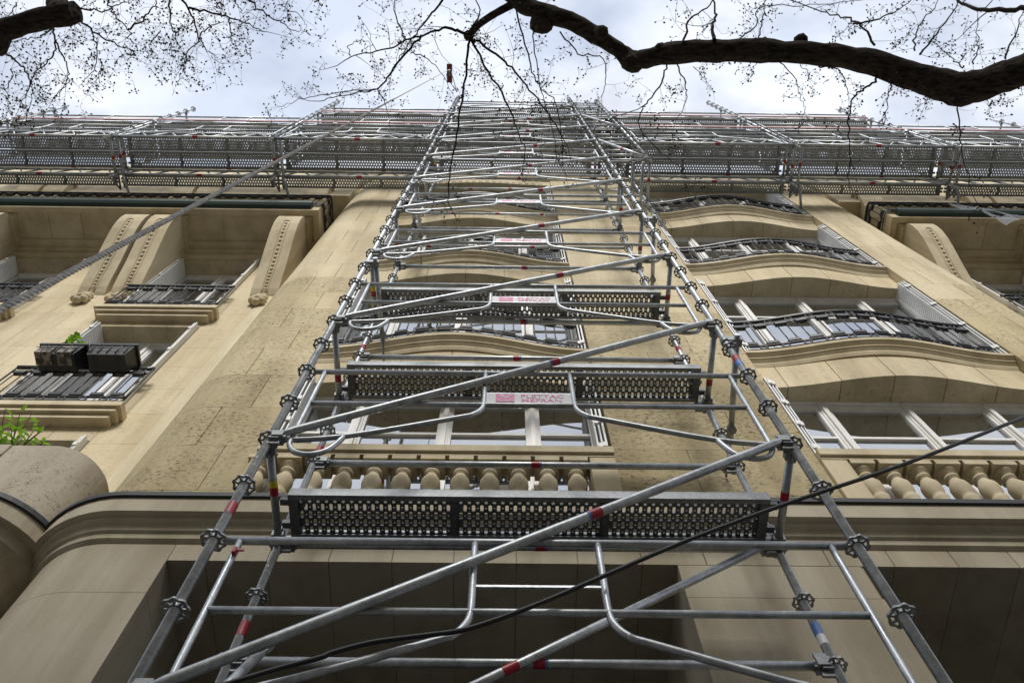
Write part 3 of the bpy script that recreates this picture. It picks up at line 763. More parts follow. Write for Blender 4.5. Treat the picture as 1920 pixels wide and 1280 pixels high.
tower = thing('scaffold_tower', 'galvanised steel scaffold tower rising up the middle of the facade, with guardrails and perforated decks', 'scaffolding', (0, 0, 0))
sL = standard(tower, XL, YF, .05, 26.45); sR = standard(tower, XR, YF, .05, 26.35)
bL = standard(tower, XL, YR, .05, 25.0); bR = standard(tower, XR, YR, .05, 25.0)
nF = standard(tower, XN, YF, 16.0, 25.75); nB = standard(tower, XN, YR, 14.2, 25.6)
for s_ in (sL, sR, bL, bR):
    b = MB(); b.box(-.075, .075, -.075, .075, .002, .01); b.tube([(0, 0, .01), (0, 0, .06)], .03, 8); b.build('base_plate', 'steel_cast', s_)
sleeve(sL, (0, 0, 5.36), (0, 0, 1), TR, .10, 'red_label'); sleeve(bL, (0, 0, 5.33), (0, 0, 1), TR, .11, 'red_label')
sleeve(sR, (0, 0, 7.40), (0, 0, 1), TR, .10, 'red_label'); sleeve(sR, (0, 0, 7.31), (0, 0, 1), TR, .09, 'blue_label')
sleeve(bR, (0, 0, 9.36), (0, 0, 1), TR, .09, 'red_label'); sleeve(bL, (0, 0, 9.32), (0, 0, 1), TR, .09, 'red_label')
sleeve(bL, (0, 0, 7.28), (0, 0, 1), TR, .09, 'red_label'); sleeve(bR, (0, 0, 5.36), (0, 0, 1), TR, .09, 'blue_label')
sleeve(bR, (0, 0, 5.28), (0, 0, 1), TR, .07, 'white_label')
for li, z in enumerate(LEV):
    if z > 25: continue
    # transoms
    for x, tagx in ((XL, 0), (XR, 1)):
        t = bar('transom', tower, (x, YF + .03, z), (x, YR - .03, z)); wedge2(t, (0, .01, 0), pi/2); wedge2(t, (0, YR - YF - .07, 0), -pi/2)
        if z > 3:
            yy = (.38, .40, .36, .30, .45)[li % 5]
            sleeve(t, (0, yy, 0), (0, 1, 0), TR, .055, 'red_label')
            if (li + tagx) % 2: sleeve(t, (0, yy - .05, 0), (0, 1, 0), TR, .045, 'yellow_label')
    # back ledgers
    if z < 21:
        for zz in ((z, z + 1.0) if z < 9 else (z,)):
            l_ = bar('ledger', tower, (XL + .05, YR, zz), (XR - .05, YR, zz)); wedge2(l_, (0, 0, 0), 0); wedge2(l_, (2.9, 0, 0), pi)
            sx_ = (1.52, 1.40, 1.48)[li % 3]
            sleeve(l_, (sx_, 0, 0), (1, 0, 0), TR, .06, 'red_label'); sleeve(l_, (sx_ + .038, 0, 0), (1, 0, 0), TR, .012, 'blue_label')
    if z >= 10:
        l_ = bar('ledger', tower, (XL + .05, YR, z + 1.0), (XR - .05, YR, z + 1.0), .019)
        for q in range(3): sleeve(l_, (.25 + .7*q + .2*(li % 3), 0, 0), (1, 0, 0), .019, .06, 'red_label')
    # front diagonal with flattened, hooked ends
    if 2 < z < 22.5:
        a, b_ = Vector((XL + .05, YF - .035, z)), Vector((XR - .05, YF - .035, z + 2.0)); d = (b_ - a).normalized()
        b = MB(); b.tube([Vector((0, 0, 0)), d*.05, d*.10, b_ - a - d*.10, b_ - a - d*.05, b_ - a], [.013, .019, TR, TR, .019, .013], 12)
        o = b.build('diagonal_brace', 'steel', tower, a)
        wedge2(o, Vector((-.01, .02, 0)), 0); wedge2(o, b_ - a + Vector((.01, .02, 0)), pi)
        u = (.615, .58, .60, .565)[li % 4]*(b_ - a).length
        sleeve(o, d*u, d, TR, .07, 'red_label'); sleeve(o, d*(u - .042), d, TR, .012, 'blue_label')
    if 3 < z < 24.5: guard(tower, XL, z, z > 5)
    # decks
    if z in (LEV[3], LEV[4], LEV[5]): link('deck_plank', deck_me, tower, (XL + .06, 2.70, z + .045))
    if z > 17.5:
        link('deck_plank', deck_gl, tower, (XL + .06, 2.36, z + .045)); link('deck_plank', deck_gl, tower, (XL + .06, 2.69, z + .045))
        link('deck_plank', deck_nr, tower, (XR + .04, 2.36, z + .045)); link('deck_plank', deck_nr, tower, (XR + .04, 2.69, z + .045))
    if z > 15.5:
        t = bar('transom', tower, (XN, YF + .03, z), (XN, YR - .03, z)); sleeve(t, (0, .3, 0), (0, 1, 0), TR, .06, 'red_label')
        for zz in (z, z + .5, z + 1):
            bar('ledger', tower, (XR + .05, YF, zz), (XN - .05, YF, zz), .018); bar('ledger', tower, (XR + .05, YR, zz), (XN - .05, YR, zz), .018)
o = bar('diagonal_brace', tower, (XL + .05, YR - .04, 4.1), (XR - .05, YR - .04, 6.1)); sleeve(o, Vector((2.9, 0, 2)).normalized()*1.62, (2.9, 0, 2), TR, .09, 'red_label'); wedge2(o, (2.9, .02, 2.0), pi)
for z in (16.1, 20.1):
    o = bar('diagonal_brace', tower, (XN - .04, YF - .035, z), (XR + .04, YF - .035, z + 2)); wedge2(o, (0, .02, 0), pi); sleeve(o, Vector((-.62, 0, 2)).normalized()*1.0, (-.62, 0, 2), TR, .08, 'red_label')
for (x, z) in ((XN - .12, 16.05), (XN - .28, 16.05), (XR + .06, 14.9)):
    bar('tie_tube', tower, (x, YF + .02, z), (x, 3.25, z))
# wall ties on couplers
for (x, z, yy) in ((XR + .085, 7.76, 3.49), (XL + .085, 9.76, 3.49), (XR + .085, 11.76, 3.49), (XL + .085, 13.76, 3.49)):
    t = bar('tie_tube', tower, (x, YF - .06, z), (x + .04, 3.14, z))
    b = MB(); b.box(-.11, .035, .03, .09, -.035, .035); b.tube([(-.085, .06, -.04), (-.085, .06, .04)], .034, 10); b.tube([(0, .035, 0), (0, .085, 0)], .036, 10); b.build('coupler', 'steel_cast', t)
    b = MB(); b.tube([(.04, .80, 0), (.04, yy - YF + .06, 0)], .010, 6); b.tube([(.04, .79, -.03), (.04, .79, .03)], .035, 10); b.build('ring_bolt', 'steel_cast', t)
for (x0, x1, z0, z1) in ((-.1, 1.25, 21.25, 21.9), (.3, 1.5, 23.2, 23.9)):
    b = MB(); b.box(x0, x1, 3.07, 3.09, z0, z1); b.build('plywood_board', 'wood_board', tower)
# red clip on the left strut
b = MB(); b.box(-.008, .008, -.02, .008, -.02, .02); b.box(-.005, .04, -.012, -.004, .0, .012); b.build('safety_clip', 'red_label', tower, (XL + .135, YF - .018, 4.98))

# upper galleries either side of the tower
def lattice(parent, x0, x1, y, z):
    b = MB(); h = .45; ln = x1 - x0
    b.tube([(.03, 0, 0), (ln - .03, 0, 0)], TR, 10); b.tube([(.03, 0, h), (ln - .03, 0, h)], TR, 10)
    n = 5; st = (ln - .2)/n
    for k in range(n):
        xa = .1 + k*st
        b.tube([(xa, 0, .01), (xa + st*.42, 0, h - .01)], .015, 6); b.tube([(xa + st*.58, 0, h - .01), (xa + st, 0, .01)], .015, 6)
    b.tube([(.1, 0, 0), (.1, 0, h)], .015, 6); b.tube([(ln - .1, 0, 0), (ln - .1, 0, h)], .015, 6)
    o = b.build('lattice_girder', 'steel', parent, (x0, y, z))
    sleeve(o, (ln*.52, 0, 0), (1, 0, 0), TR, .10, 'red_label'); return o
def gallery(name_label, xs, tops, decks, grp):
    g_ = thing('scaffold_gallery', name_label, 'scaffolding', (0, 0, 0), None)
    for x, tp in zip(xs[1:], tops):
        f = standard(g_, x, YF, 17.7, tp); standard(g_, x, YR, 17.7, tp - .3)
        for z in (18.05, 18.55, 20.1, 22.1, 24.1):
            if z < tp - .3:
                t = bar('transom', g_, (x, YF + .03, z), (x, YR - .03, z))
                sleeve(t, (0, .36, 0), (0, 1, 0), TR, .07, 'red_label'); sleeve(t, (0, .40, 0), (0, 1, 0), TR, .02, 'yellow_label')
        t = bar('transom', g_, (x + .14, YF + .03, 18.05), (x + .14, YR + .25, 18.05)); sleeve(t, (0, .33, 0), (0, 1, 0), TR, .07, 'red_label')
        # bracket for the inner deck and prop to the wall
        b = MB(); b.tube([(0, 0, 0), (0, .28, 0)], .02, 8); b.tube([(0, 0, -.35), (0, .26, -.01)], .016, 8); b.build('bracket', 'steel_cast', g_, (x + .03, YR + .02, 18.1))
        bar('tie_tube', g_, (x + .16, YR + .03, 18.0), (x + .26, 3.60, 18.0))
    bays = []
    pairs = list(zip(xs[:-1], xs[1:]))
    for bi, (a, c) in enumerate(pairs):
        x0, x1 = min(a, c), max(a, c)
        lattice(g_, x0, x1, YF, 18.08); lattice(g_, x0, x1, YR, 18.08)
        for z in (18.1, 20.1, 22.1, 24.1):
            if z > decks[bi] + .1: continue
            zz = z + (.06 if z > 18.2 else .53)
            link('deck_plank', deck_gl, g_, (x0 + .06, 2.365, zz)); link('deck_plank', deck_gl, g_, (x0 + .06, 2.69, zz))
            if z < 18.2: link('deck_plank', deck_sm, g_, (x0 + .06, 3.075, zz - .42))
            guard(g_, x0, z if z > 18.2 else z + .5, False)
            if z > 18.2:
                t = MB(); t.box(.06, 2.94, -.012, .012, 0, .09); t.build('toe_board', 'red_board', g_, (x0, YF - .04, zz + .02))
                bar('ledger', g_, (x0 + .05, YF, z), (x1 - .05, YF, z)); bar('ledger', g_, (x0 + .05, YR, z), (x1 - .05, YR, z)); bar('ledger', g_, (x0 + .05, YR, z + 1), (x1 - .05, YR, z + 1), .018)
            else:
                l_ = bar('ledger', g_, (x0 + .05, YR - .03, z + .55), (x1 - .05, YR - .03, z + .55)); sleeve(l_, (1.9, 0, 0), (1, 0, 0), TR, .09, 'red_label')
    return g_
gallery('steel scaffold gallery on lattice girders along the top, left of the tower', [XL, XL - 3, XL - 6, XL - 9], [25.0, 22.7, 22.7], [22.1, 20.1, 20.1], None)
gallery('steel scaffold gallery on lattice girders along the top, right of the tower', [XN, XN + 3, XN + 6, XN + 9], [25.8, 24.4, 22.6], [22.1, 22.1, 20.1], None)
# loose brace with a wedge end, leaning in the bottom bay
a, b_ = atY(490, 1222, 2.80), atY(380, 1330, 2.62)
t = thing('loose_tube', 'loose steel tube with a wedge end, poking up at the bottom left', 'tube', tuple(b_))
o = bar('tube', t, (0, 0, 0), a - b_); d = (a - b_).normalized()
h = MB(); h.tube([a - b_, a - b_ + d*.035], [.024, .02], 8); h.prism_x([(-.012, -.03), (.012, -.03), (.018, .05), (0, .085), (-.018, .05)], -.026, -.010); h.prism_x([(-.012, -.03), (.012, -.03), (.018, .05), (0, .085), (-.018, .05)], .010, .026)
for i in range(len(h.v) - 20, len(h.v)):
    x, y, z = h.v[i]; q = (a - b_) + d*(z + .03) + Vector((x, y, 0)); h.v[i] = tuple(q)
h.build('wedge_end', 'steel_cast', t)

# hoist arm and pulley at the top, with its rope
hp = Vector((-1.62, 1.75, 26.75))
t = thing('hoist_pulley', 'red hoist pulley on an arm at the very top of the tower', 'hoist', tuple(hp)); t.scale = (.8, .8, .8)
b = MB(); b.box(-.09, -.03, -.32, .30, -.05, .10); b.box(.03, .09, -.32, .30, -.05, .10); b.box(-.03, .03, .10, .30, -.04, .09); b.box(-.03, .03, -.32, -.14, -.04, .09); b.build('frame', 'red_dull', t)
b = MB(); b.tube([(-.025, 0, 0), (.025, 0, 0)], .11, 18); b.tube([(-.10, 0, 0), (.10, 0, 0)], .02, 8); b.build('pulley_wheel', 'steel_cast', t)
b = MB(); b.tube([(0, .25, 0), (XL - hp.x, YF - hp.y, -.35)], .022, 8); b.tube([(0, -.25, .05), (XL - hp.x, YF - hp.y, .35 - .75)], .015, 8); b.build('arm', 'steel', t)
pa = ray(0, 580)*1.5 + Vector((0, 0, CZ)); pb = hp + Vector((-.0, -.11, 0))
dn = (pa - pb).normalized(); p0 = pa + dn*1.6
b = MB(); tot = (p0 - pb).length; RP = .0068
ax = dn; u = ax.orthogonal().normalized(); v_ = ax.cross(u)
def rp(s):                      # slight sag
    return pb + dn*s + Vector((0, 0, -.0))*0 + Vector((.0, -.25, 0))*sin(pi*s/tot)*.0
cut = tot - 9.0
b.tube([rp(cut*i/20) for i in range(21)], RP*1.05, 7, False)
for st in range(3):
    pts = []; s = cut
    while s < tot:
        a = 2*pi*(s/.05) + st*2*pi/3; pts.append(rp(s) + (u*cos(a) + v_*sin(a))*RP*.56); s += .006
    b.tube(pts, RP*.56, 6, False)
tag(b.build('hoist_rope', 'rope', None, None, False), 'long grey twisted rope running from lower left up to the red pulley', 'rope')
# black cable slung across the tower
pts = [atY(2450, 560, 2.9), atY(2150, 690, 2.5), atY(1920, 782, 2.25), atY(1700, 868, 2.22), atY(1480, 942, 2.23), atY(1290, 1012, 2.25), atY(1130, 1080, 2.27), atY(1000, 1135, 2.285), atY(880, 1177, 2.29), atY(800, 1190, 2.29), atY(700, 1203, 2.29), atY(625, 1222, 2.29), atY(600, 1232, 2.29), atY(520, 1253, 2.285), atY(440, 1277, 2.28), atY(330, 1310, 2.27)]
b = MB(); b.tube(smoothpath(pts, 6), .0105, 8); tag(b.build('electric_cable', 'rubber'), 'black rubber cable slung across the front of the scaffold tower', 'cable')

# ------------------------------------------------------------------ unseen house added across the street to shade the lower storey
opp = thing('added_shade_building', 'plain stone apartment house added unseen across the street, behind the viewer, to shade the lower storey', 'building', (0, -17, 0))
b = MB(); b.box(-45, 45, -10, 0, 0, 22.4); b.build('wall', 'stone_smooth', opp)
b = MB(); b.prism_x([(0.35, 22.4), (0.35, 22.7), (0, 22.8), (-1.6, 25.2), (-8.4, 25.6), (-10, 22.4)], -45, 45); b.build('roof', 'roof_zinc', opp)
for fl in range(6):
    b = MB(); b.box(-45, 45, .002, .22, 4.2 + 3.3*fl - .75, 4.2 + 3.3*fl - .55); b.build('string_course', 'stone_base', opp)
    for k in range(-9, 10):
        o = MB(); o.box(k*2.6 - .62, k*2.6 + .62, .003, .05, 4.2 + 3.3*fl, 6.4 + 3.3*fl); o = o.build('window', 'frame_white', opp)
        for sd in (-1, 1):
            p = MB(); p.box(k*2.6 + sd*.29 - .24, k*2.6 + sd*.29 + .24, .052, .058, 4.3 + 3.3*fl, 6.3 + 3.3*fl); p.build('pane', 'glass', o)

# ------------------------------------------------------------------ planters and plants
def leaf_shape(b, p, d, up_, ln, wd, fold=.25):
    d = Vector(d).normalized(); s = d.cross(Vector(up_)); s = s.normalized() if s.length > 1e-4 else d.orthogonal().normalized(); n = s.cross(d)
    P = [p, p + d*ln*.3 + s*wd*.42 + n*wd*fold*.6, p + d*ln*.62 + s*wd*.40 + n*wd*fold*.5, p + d*ln - n*wd*.1, p + d*ln*.62 - s*wd*.40 + n*wd*fold*.5, p + d*ln*.3 - s*wd*.42 + n*wd*fold*.6, p + d*ln*.45]
    b.add(P, [(0, 1, 6), (1, 2, 6), (2, 3, 6), (3, 4, 6), (4, 5, 6), (5, 0, 6)], True)
def planter(loc, w, d, h, label, stained):
    t = thing('planter', label, 'planter', loc, 'window boxes on the railing')
    b = MB(); k = .82
    def ringp(s, z, ww=w, dd=d): return [(-ww/2*s, -dd/2*s, z), (ww/2*s, -dd/2*s, z), (ww/2*s, dd/2*s, z), (-ww/2*s, dd/2*s, z)]
    v = ringp(k, 0) + ringp(.97, h*.86) + ringp(1.06, h*.86) + ringp(1.06, h) + ringp(.98, h) + ringp(.95, h*.8)
    b.add(v, [(3, 2, 1, 0)] + [(4*r + i, 4*r + (i + 1) % 4, 4*r + 4 + (i + 1) % 4, 4*r + 4 + i) for r in range(5) for i in range(4)] + [(20, 21, 22, 23)])
    for i in range(5): b.box(-w*.40 + i*w*.19, -w*.40 + i*w*.19 + .012, -d*.50, -d*.44, .03, h*.84)
    b.build('trough', 'planter_plastic', t)
    if stained:
        for x0, x1 in ((-.42, -.08), (.06, .36)):
            q = MB(); q.box(w*x0, w*x1, -d*.53, d*.1, -.02, h*.62); q.build('cardboard_sleeve', 'planter_stained', t)
    wires = MB()
    for x in (-.27, .24):
        wires.tube([(w*x, d*.5, h*.75), (w*x, d*.52, -.03), (w*x, -d*.55, -.03), (w*x, -d*.56, h*.9)], .004, 4)
    wires.tube([(-w*.49, -d*.55, h*.45), (w*.49, -d*.55, h*.45)], .004, 4)
    wires.build('holder', 'iron_black', t)
    s = MB(); s.add([(-w*.46, -d*.46, h*.82), (w*.46, -d*.46, h*.82), (w*.46, d*.46, h*.82), (-w*.46, d*.46, h*.82)], [(0, 1, 2, 3)]); s.build('soil', 'bark', t)
    return t
planter((-5.30, 3.99, 11.17), .54, .27, .27, 'black window box with stained sleeves, holding a small green plant', True)
planter((-4.70, 3.99, 11.17), .54, .27, .27, 'empty black window box beside the one with the small green plant', False)
# bushy little plant in the left box
b = MB(); st = MB(); base = Vector((-5.36, 3.96, 11.38))
for i in range(12):
    a = random.uniform(0, 2*pi); h = random.uniform(.18, .52); tip = base + Vector((cos(a)*.12*random.random()**.5, sin(a)*.07, h))
    st.tube([base + Vector((cos(a)*.03, sin(a)*.03, 0)), (base + tip)/2 + Vector((random.uniform(-.02, .02), 0, 0)), tip], [.006, .004, .003], 5)
    for k in range(9):
        q = base.lerp(tip, random.uniform(.35, 1)) ; d = Vector((random.uniform(-1, 1), random.uniform(-1, 1), random.uniform(-.2, .8)))
        leaf_shape(b, q, d, (0, 0, 1), random.uniform(.05, .08), random.uniform(.045, .065))
t = thing('window_plant', 'small bright green leafy plant growing in the left window box', 'plant', tuple(base))
for bb, nm, mt_ in ((st, 'stem', 'twig'), (b, 'foliage', 'leaf')):
    o = bb.build(nm, mt_, t, None, False); o.location = -base
    if nm == 'foliage': o['kind'] = 'stuff'
# leafy shrub on the parapet at the left edge
b = MB(); st = MB(); base = Vector((-4.42, 3.86, 8.40))
for (px, py) in ((10, 765), (38, 772), (60, 775), (75, 790), (95, 795), (20, 800), (50, 810), (70, 815), (85, 818), (-20, 790), (-10, 815), (-40, 770), (30, 790)):
    tip = atY(px, py, random.uniform(3.62, 3.95)); mid = base.lerp(tip, .5) + Vector((random.uniform(-.05, .05), random.uniform(-.05, .05), .05))
    pth = smoothpath([base, mid, tip], 5); st.tube(pth, [.009 - .0065*i/(len(pth) - 1) for i in range(len(pth))], 5)
    for k in range(6):
        q = pth[random.randint(4, len(pth) - 1)]; d = Vector((random.uniform(-1, 1), random.uniform(-1, 1), random.uniform(-.3, 1)))
        leaf_shape(b, q, d, (0, -.3, 1), random.uniform(.08, .13), random.uniform(.035, .05))
t = thing('parapet_shrub', 'leafy green shrub leaning over the rounded stone parapet at the left edge', 'plant', tuple(base))
for bb, nm, mt_ in ((st, 'stem', 'twig'), (b, 'foliage', 'leaf')):
    o = bb.build(nm, mt_, t, None, False); o.location = -base
    if nm == 'foliage': o['kind'] = 'stuff'

# torn plastic film caught on the right balcony railing
b = MB(); p = [(1778, 381), (1800, 384), (1836, 389), (1862, 394), (1895, 402), (1925, 405)]
top_ = [atY(x, y, 3.22) for x, y in p]; W_ = [3, 9, 4, 2, 5, 4]
vs = []
for i, q in enumerate(top_):
    vs += [q, atY(p[i][0] + 3, p[i][1] + W_[i], 3.18 + .03*(i % 2))]
b.add(vs, [(2*i, 2*i + 2, 2*i + 3, 2*i + 1) for i in range(len(p) - 1)], True)
q = [atY(x, y, 3.16 + dy) for x, y, dy in ((1862, 402, 0), (1878, 406, .03), (1890, 401, .05), (1900, 407, .02), (1897, 416, .0), (1886, 423, -.03), (1872, 414, -.02), (1882, 412, .06), (1914, 411, .0))]
b.add(q, [(0, 1, 7, 6), (1, 2, 3, 7), (7, 3, 4, 5), (6, 7, 5), (3, 8, 4)], True)
q = [atY(x, y, 3.2) for x, y in ((1836, 391), (1850, 396), (1866, 404), (1862, 408), (1846, 399))]
b.add(q, [(0, 1, 4), (1, 2, 3, 4)], True)
tag(b.build('plastic_film', 'film', None, None, False), 'torn piece of clear plastic film caught on the right balcony railing', 'plastic')

# ------------------------------------------------------------------ trees
def grow(tw, bd, p, d, ln, r, lvl, sag=.02, budk=1.0):
    """a crooked twig with side twigs and bud clusters"""
    n = max(3, int(ln/.07)); pts = [p.copy()]; q = p.copy(); dd = d.normalized()
    for i in range(n):
        dd = (dd + Vector((random.gauss(0, .22), random.gauss(0, .22), random.gauss(0, .16) - sag))).normalized()
        q = q + dd*(ln/n); pts.append(q.copy())
    tw.tube(pts, [r*(1 - .65*i/n) for i in range(n + 1)], 4 if r > .003 else 3, False)
    if lvl > 0:
        for i in range(1, n + 1):
            if random.random() < .62:
                sd = (dd*.5 + Vector((random.gauss(0, .8), random.gauss(0, .8), random.gauss(0, .45)))).normalized()
                grow(tw, bd, pts[i], sd, ln*random.uniform(.3, .6), max(r*.55, .0011), lvl - 1, sag, budk)
    else:
        for i in range(1, n + 1):
            if random.random() < .55*budk:
                bud(tw, bd, pts[i], random.randint(1, 3))
    if random.random() < .8*budk: bud(tw, bd, q, random.randint(2, 5))
def bud(tw, bd, p, k):
    for _ in range(k):
        d = Vector((random.gauss(0, 1), random.gauss(0, 1), random.gauss(-.2, .8))).normalized(); l = random.uniform(.012, .045)
        e = p + d*l; tw.tube([p, e], .0008, 3, False)
        a = d.orthogonal().normalized(); c = d.cross(a); L_ = random.uniform(.011, .026); w = L_*random.uniform(.26, .45)
        bd.add([e, e + d*L_*.5 + a*w, e + d*L_*.5 - a*w*.5 + c*w*.87, e + d*L_*.5 - a*w*.5 - c*w*.87, e + d*L_], [(0, 1, 2), (0, 2, 3), (0, 3, 1), (4, 2, 1), (4, 3, 2), (4, 1, 3)], True)
def limb(b, pts, radii, sub=5, n=14, rough=.06):
    P = smoothpath(pts, sub); R = []
    for i in range(len(P)):
        t = i/(len(P) - 1)*(len(radii) - 1); k = min(int(t), len(radii) - 2); R.append((radii[k]*(1 - t + k) + radii[k + 1]*(t - k))*random.uniform(1 - rough, 1 + rough))
    b.tube(P, R, n); return P
def knarl(b, o0, amp, freq=9):
    from mathutils import noise as mn
    for i in range(o0, len(b.v)):
        v = Vector(b.v[i]); b.v[i] = tuple(v + mn.noise_vector(v*freq)*amp + mn.noise_vector(v*freq*3.2)*amp*.45)
def branch(tw, bd, px, z0, z1, r0, r1, side, ln, lvl=1, bk=1.0, every=1.0):
    n = len(px); pts = [atZ(x, y, z0 + (z1 - z0)*i/(n - 1)) for i, (x, y) in enumerate(px)]
    P = smoothpath(pts, 6)
    for i in range(1, len(P) - 1): P[i] = P[i] + Vector((random.gauss(0, .006), random.gauss(0, .006), random.gauss(0, .01)))
    tw.tube(P, [r0 + (r1 - r0)*i/(len(P) - 1) for i in range(len(P))], 6, False)
    L_ = sum((P[i + 1] - P[i]).length for i in range(len(P) - 1))
    for k in range(int(side)):
        i = min(len(P) - 2, int((k + random.random())/side*(len(P) - 1))); t = (P[i + 1] - P[i]).normalized()
        d = (t*.45 + Vector((random.gauss(0, .8), random.gauss(0, .8), random.gauss(0, .4)))).normalized()
        grow(tw, bd, P[i], d, ln*random.uniform(.5, 1.2), max(r1*.7, .0016), lvl, .01, bk)
    grow(tw, bd, P[-1], P[-1] - P[-2], ln, max(r1, .0016), lvl, .02, bk)
    return P
# big limb crossing the top right
tA = thing('street_tree', 'bare street tree with a thick dark limb crossing the top right, budding twigs', 'tree', (7.4, -1.3, 0))
wd = MB(); tw = MB(); bd = MB()
LP = [(880, -75), (962, -5), (1012, 22), (1065, 38), (1125, 72), (1165, 100), (1190, 113), (1250, 100), (1345, 96), (1450, 96), (1560, 104), (1650, 122), (1735, 150), (1805, 166), (1865, 150), (1925, 130), (2030, 90)]
zl = [9.6, 9.3, 9.2, 9.1, 9.0, 8.95, 8.9, 8.85, 8.8, 8.75, 8.7, 8.6, 8.5, 8.4, 8.35, 8.3, 8.1]
pts = [atZ(x, y, z) for (x, y), z in zip(LP, zl)] + [Vector((5.6, -.35, 7.2)), Vector((6.8, -.95, 5.6)), Vector((7.3, -1.25, 3.5)), Vector((7.4, -1.3, 0))]
rr = [.055, .065, .080, .072, .066, .064, .076, .081, .087, .087, .090, .096, .107, .122, .115, .114, .12, .16, .19, .22, .27]
o0 = len(wd.v); limb(wd, pts, rr, 5, 18, .03)
c = atZ(1014, 46, 9.15); wd.ball(c, .10, 12, 8, (1, .8, 1.1))
c = atZ(1186, 118, 8.88); wd.ball(c, .09, 12, 8, (1.1, .9, 1)); c = atZ(1800, 178, 8.4); wd.ball(c, .11, 12, 8, (1.3, .8, 1))
for x, y in ((1127, 62), (1237, 92), (1430, 82), (1500, 75), (1620, 108)): wd.ball(atZ(x, y, 8.85), .055, 9, 6)
knarl(wd, o0, .018)
sub = [atZ(968, 5, 9.3), atZ(930, 25, 9.2), atZ(900, 45, 9.15), atZ(880, 66, 9.1)]; limb(wd, sub, [.034, .030, .027, .030], 5, 10, .05)
wd.ball(atZ(879, 67, 9.1), .045, 10, 6)
for px, z1, r0, sd, ln in (
    ([(880, 68), (874, 130), (862, 220), (845, 320), (842, 385)], 8.3, .011, 7, .22),
    ([(880, 70), (925, 150), (962, 220), (985, 280)], 8.6, .010, 8, .28),
    ([(882, 68), (940, 110), (975, 145), (1015, 195), (1050, 250)], 8.6, .011, 10, .30),
    ([(880, 66), (838, 52), (790, 66), (730, 90), (660, 106)], 9.4, .013, 10, .30),
    ([(790, 66), (745, 120), (708, 166), (655, 176), (600, 190)], 9.5, .010, 9, .26),
    ([(708, 168), (722, 192), (732, 240)], 9.0, .005, 3, .2),
    ([(705, 168), (640, 172), (570, 186), (530, 200)], 9.4, .005, 7, .25),
    ([(878, 60), (900, 20), (880, -20)], 9.6, .008, 5, .35),
    ([(760, 75), (745, 40), (740, 0), (760, -40)], 9.8, .007, 8, .35),
    ([(830, 0), (800, 40), (770, 75), (745, 120)], 9.3, .009, 5, .3),
    ([(656, 106), (655, 84), (690, 78), (695, 110)], 9.4, .004, 3, .15),
    ([(965, 10), (990, 100), (1010, 160), (1045, 200), (1055, 300)], 8.5, .007, 12, .28),
    ([(1005, 20), (1000, 70), (1012, 160), (1030, 220), (1045, 300)], 8.5, .006, 9, .25),
    ([(770, 100), (800, 110), (830, 140), (850, 180)], 9.2, .005, 4, .22),
    ([(1050, 60), (1085, 100), (1130, 110), (1134, 160), (1128, 185)], 8.7, .006, 8, .22),
    ([(1250, 122), (1235, 165), (1208, 200), (1200, 240), (1235, 280), (1280, 320)], 8.2, .007, 7, .2),
    ([(1270, 122), (1285, 160), (1285, 190), (1263, 240)], 8.4, .006, 5, .2),
    ([(1210, 200), (1150, 220), (1110, 245)], 8.4, .004, 3, .18),
    ([(1340, 75), (1335, 55), (1342, 30), (1335, -10)], 9.4, .016, 5, .28),
    ([(1282, 80), (1292, 40), (1330, 10), (1350, -20)], 9.6, .010, 6, .28),
    ([(1420, 80), (1425, 60), (1432, 20), (1440, -10)], 9.4, .007, 6, .25),
    ([(1390, 70), (1420, 45), (1425, 15), (1520, 10), (1620, 0)], 9.5, .006, 8, .25),
    ([(1640, 85), (1615, 50), (1590, 35), (1550, 25), (1480, 0)], 9.5, .010, 8, .28),
    ([(1600, 45), (1650, 35), (1690, 15), (1720, -10)], 9.5, .008, 6, .28),
    ([(1725, 102), (1750, 70), (1790, 20), (1800, -10)], 9.4, .009, 7, .28),
    ([(1925, 16), (1845, 18), (1800, 5), (1770, -20)], 9.5, .020, 6, .3),
    ([(1715, 95), (1720, 55), (1750, 20), (1760, -10)], 9.4, .007, 5, .25),
    ([(1805, 128), (1780, 105), (1750, 80)], 9.2, .006, 4, .2),
    ([(1885, 110), (1905, 60), (1920, 20)], 9.2, .008, 5, .25),
    ([(1825, 120), (1835, 80), (1830, 20)], 9.2, .006, 6, .25),
    ([(1648, 142), (1625, 165), (1603, 180), (1592, 220), (1594, 290), (1592, 345)], 7.8, .009, 4, .14),
    ([(1650, 142), (1672, 155), (1695, 152)], 8.4, .008, 2, .14),
    ([(1675, 155), (1665, 180), (1660, 225)], 8.2, .006, 5, .16),
    ([(1797, 190), (1800, 250), (1810, 320), (1832, 380)], 7.6, .006, 5, .16),
    ([(1535, 125), (1570, 130), (1582, 150), (1590, 178)], 8.5, .006, 3, .15),
    ([(1460, 115), (1485, 140), (1500, 180), (1510, 205)], 8.4, .005, 5, .16),
    ([(1500, 118), (1520, 150)], 8.5, .003, 3, .16), ([(1420, 115), (1410, 135)], 8.6, .003, 4, .14), ([(1300, 125), (1330, 160)], 8.6, .003, 4, .16),
    ([(1730, 170), (1740, 190), (1720, 200)], 8.3, .003, 4, .16), ([(1850, 185), (1855, 210)], 8.2, .003, 4, .16), ([(1920, 150), (1915, 180)], 8.2, .003, 3, .14)):
    zs_ = 9.0 - (px[0][0] - 900)/1000*.6
    branch(tw, bd, px, zs_, z1 if z1 < 9 else z1, r0, max(r0*.35, .0016), sd, ln)
base = Vector((7.4, -1.3, 0))
for bb, nm, mt_ in ((wd, 'trunk', 'bark'), (tw, 'crown', 'twig'), (bd, 'buds', 'bud')):
    o = bb.build(nm, mt_, tA, None, False); o.location = -base
    if nm != 'trunk': o['kind'] = 'stuff'
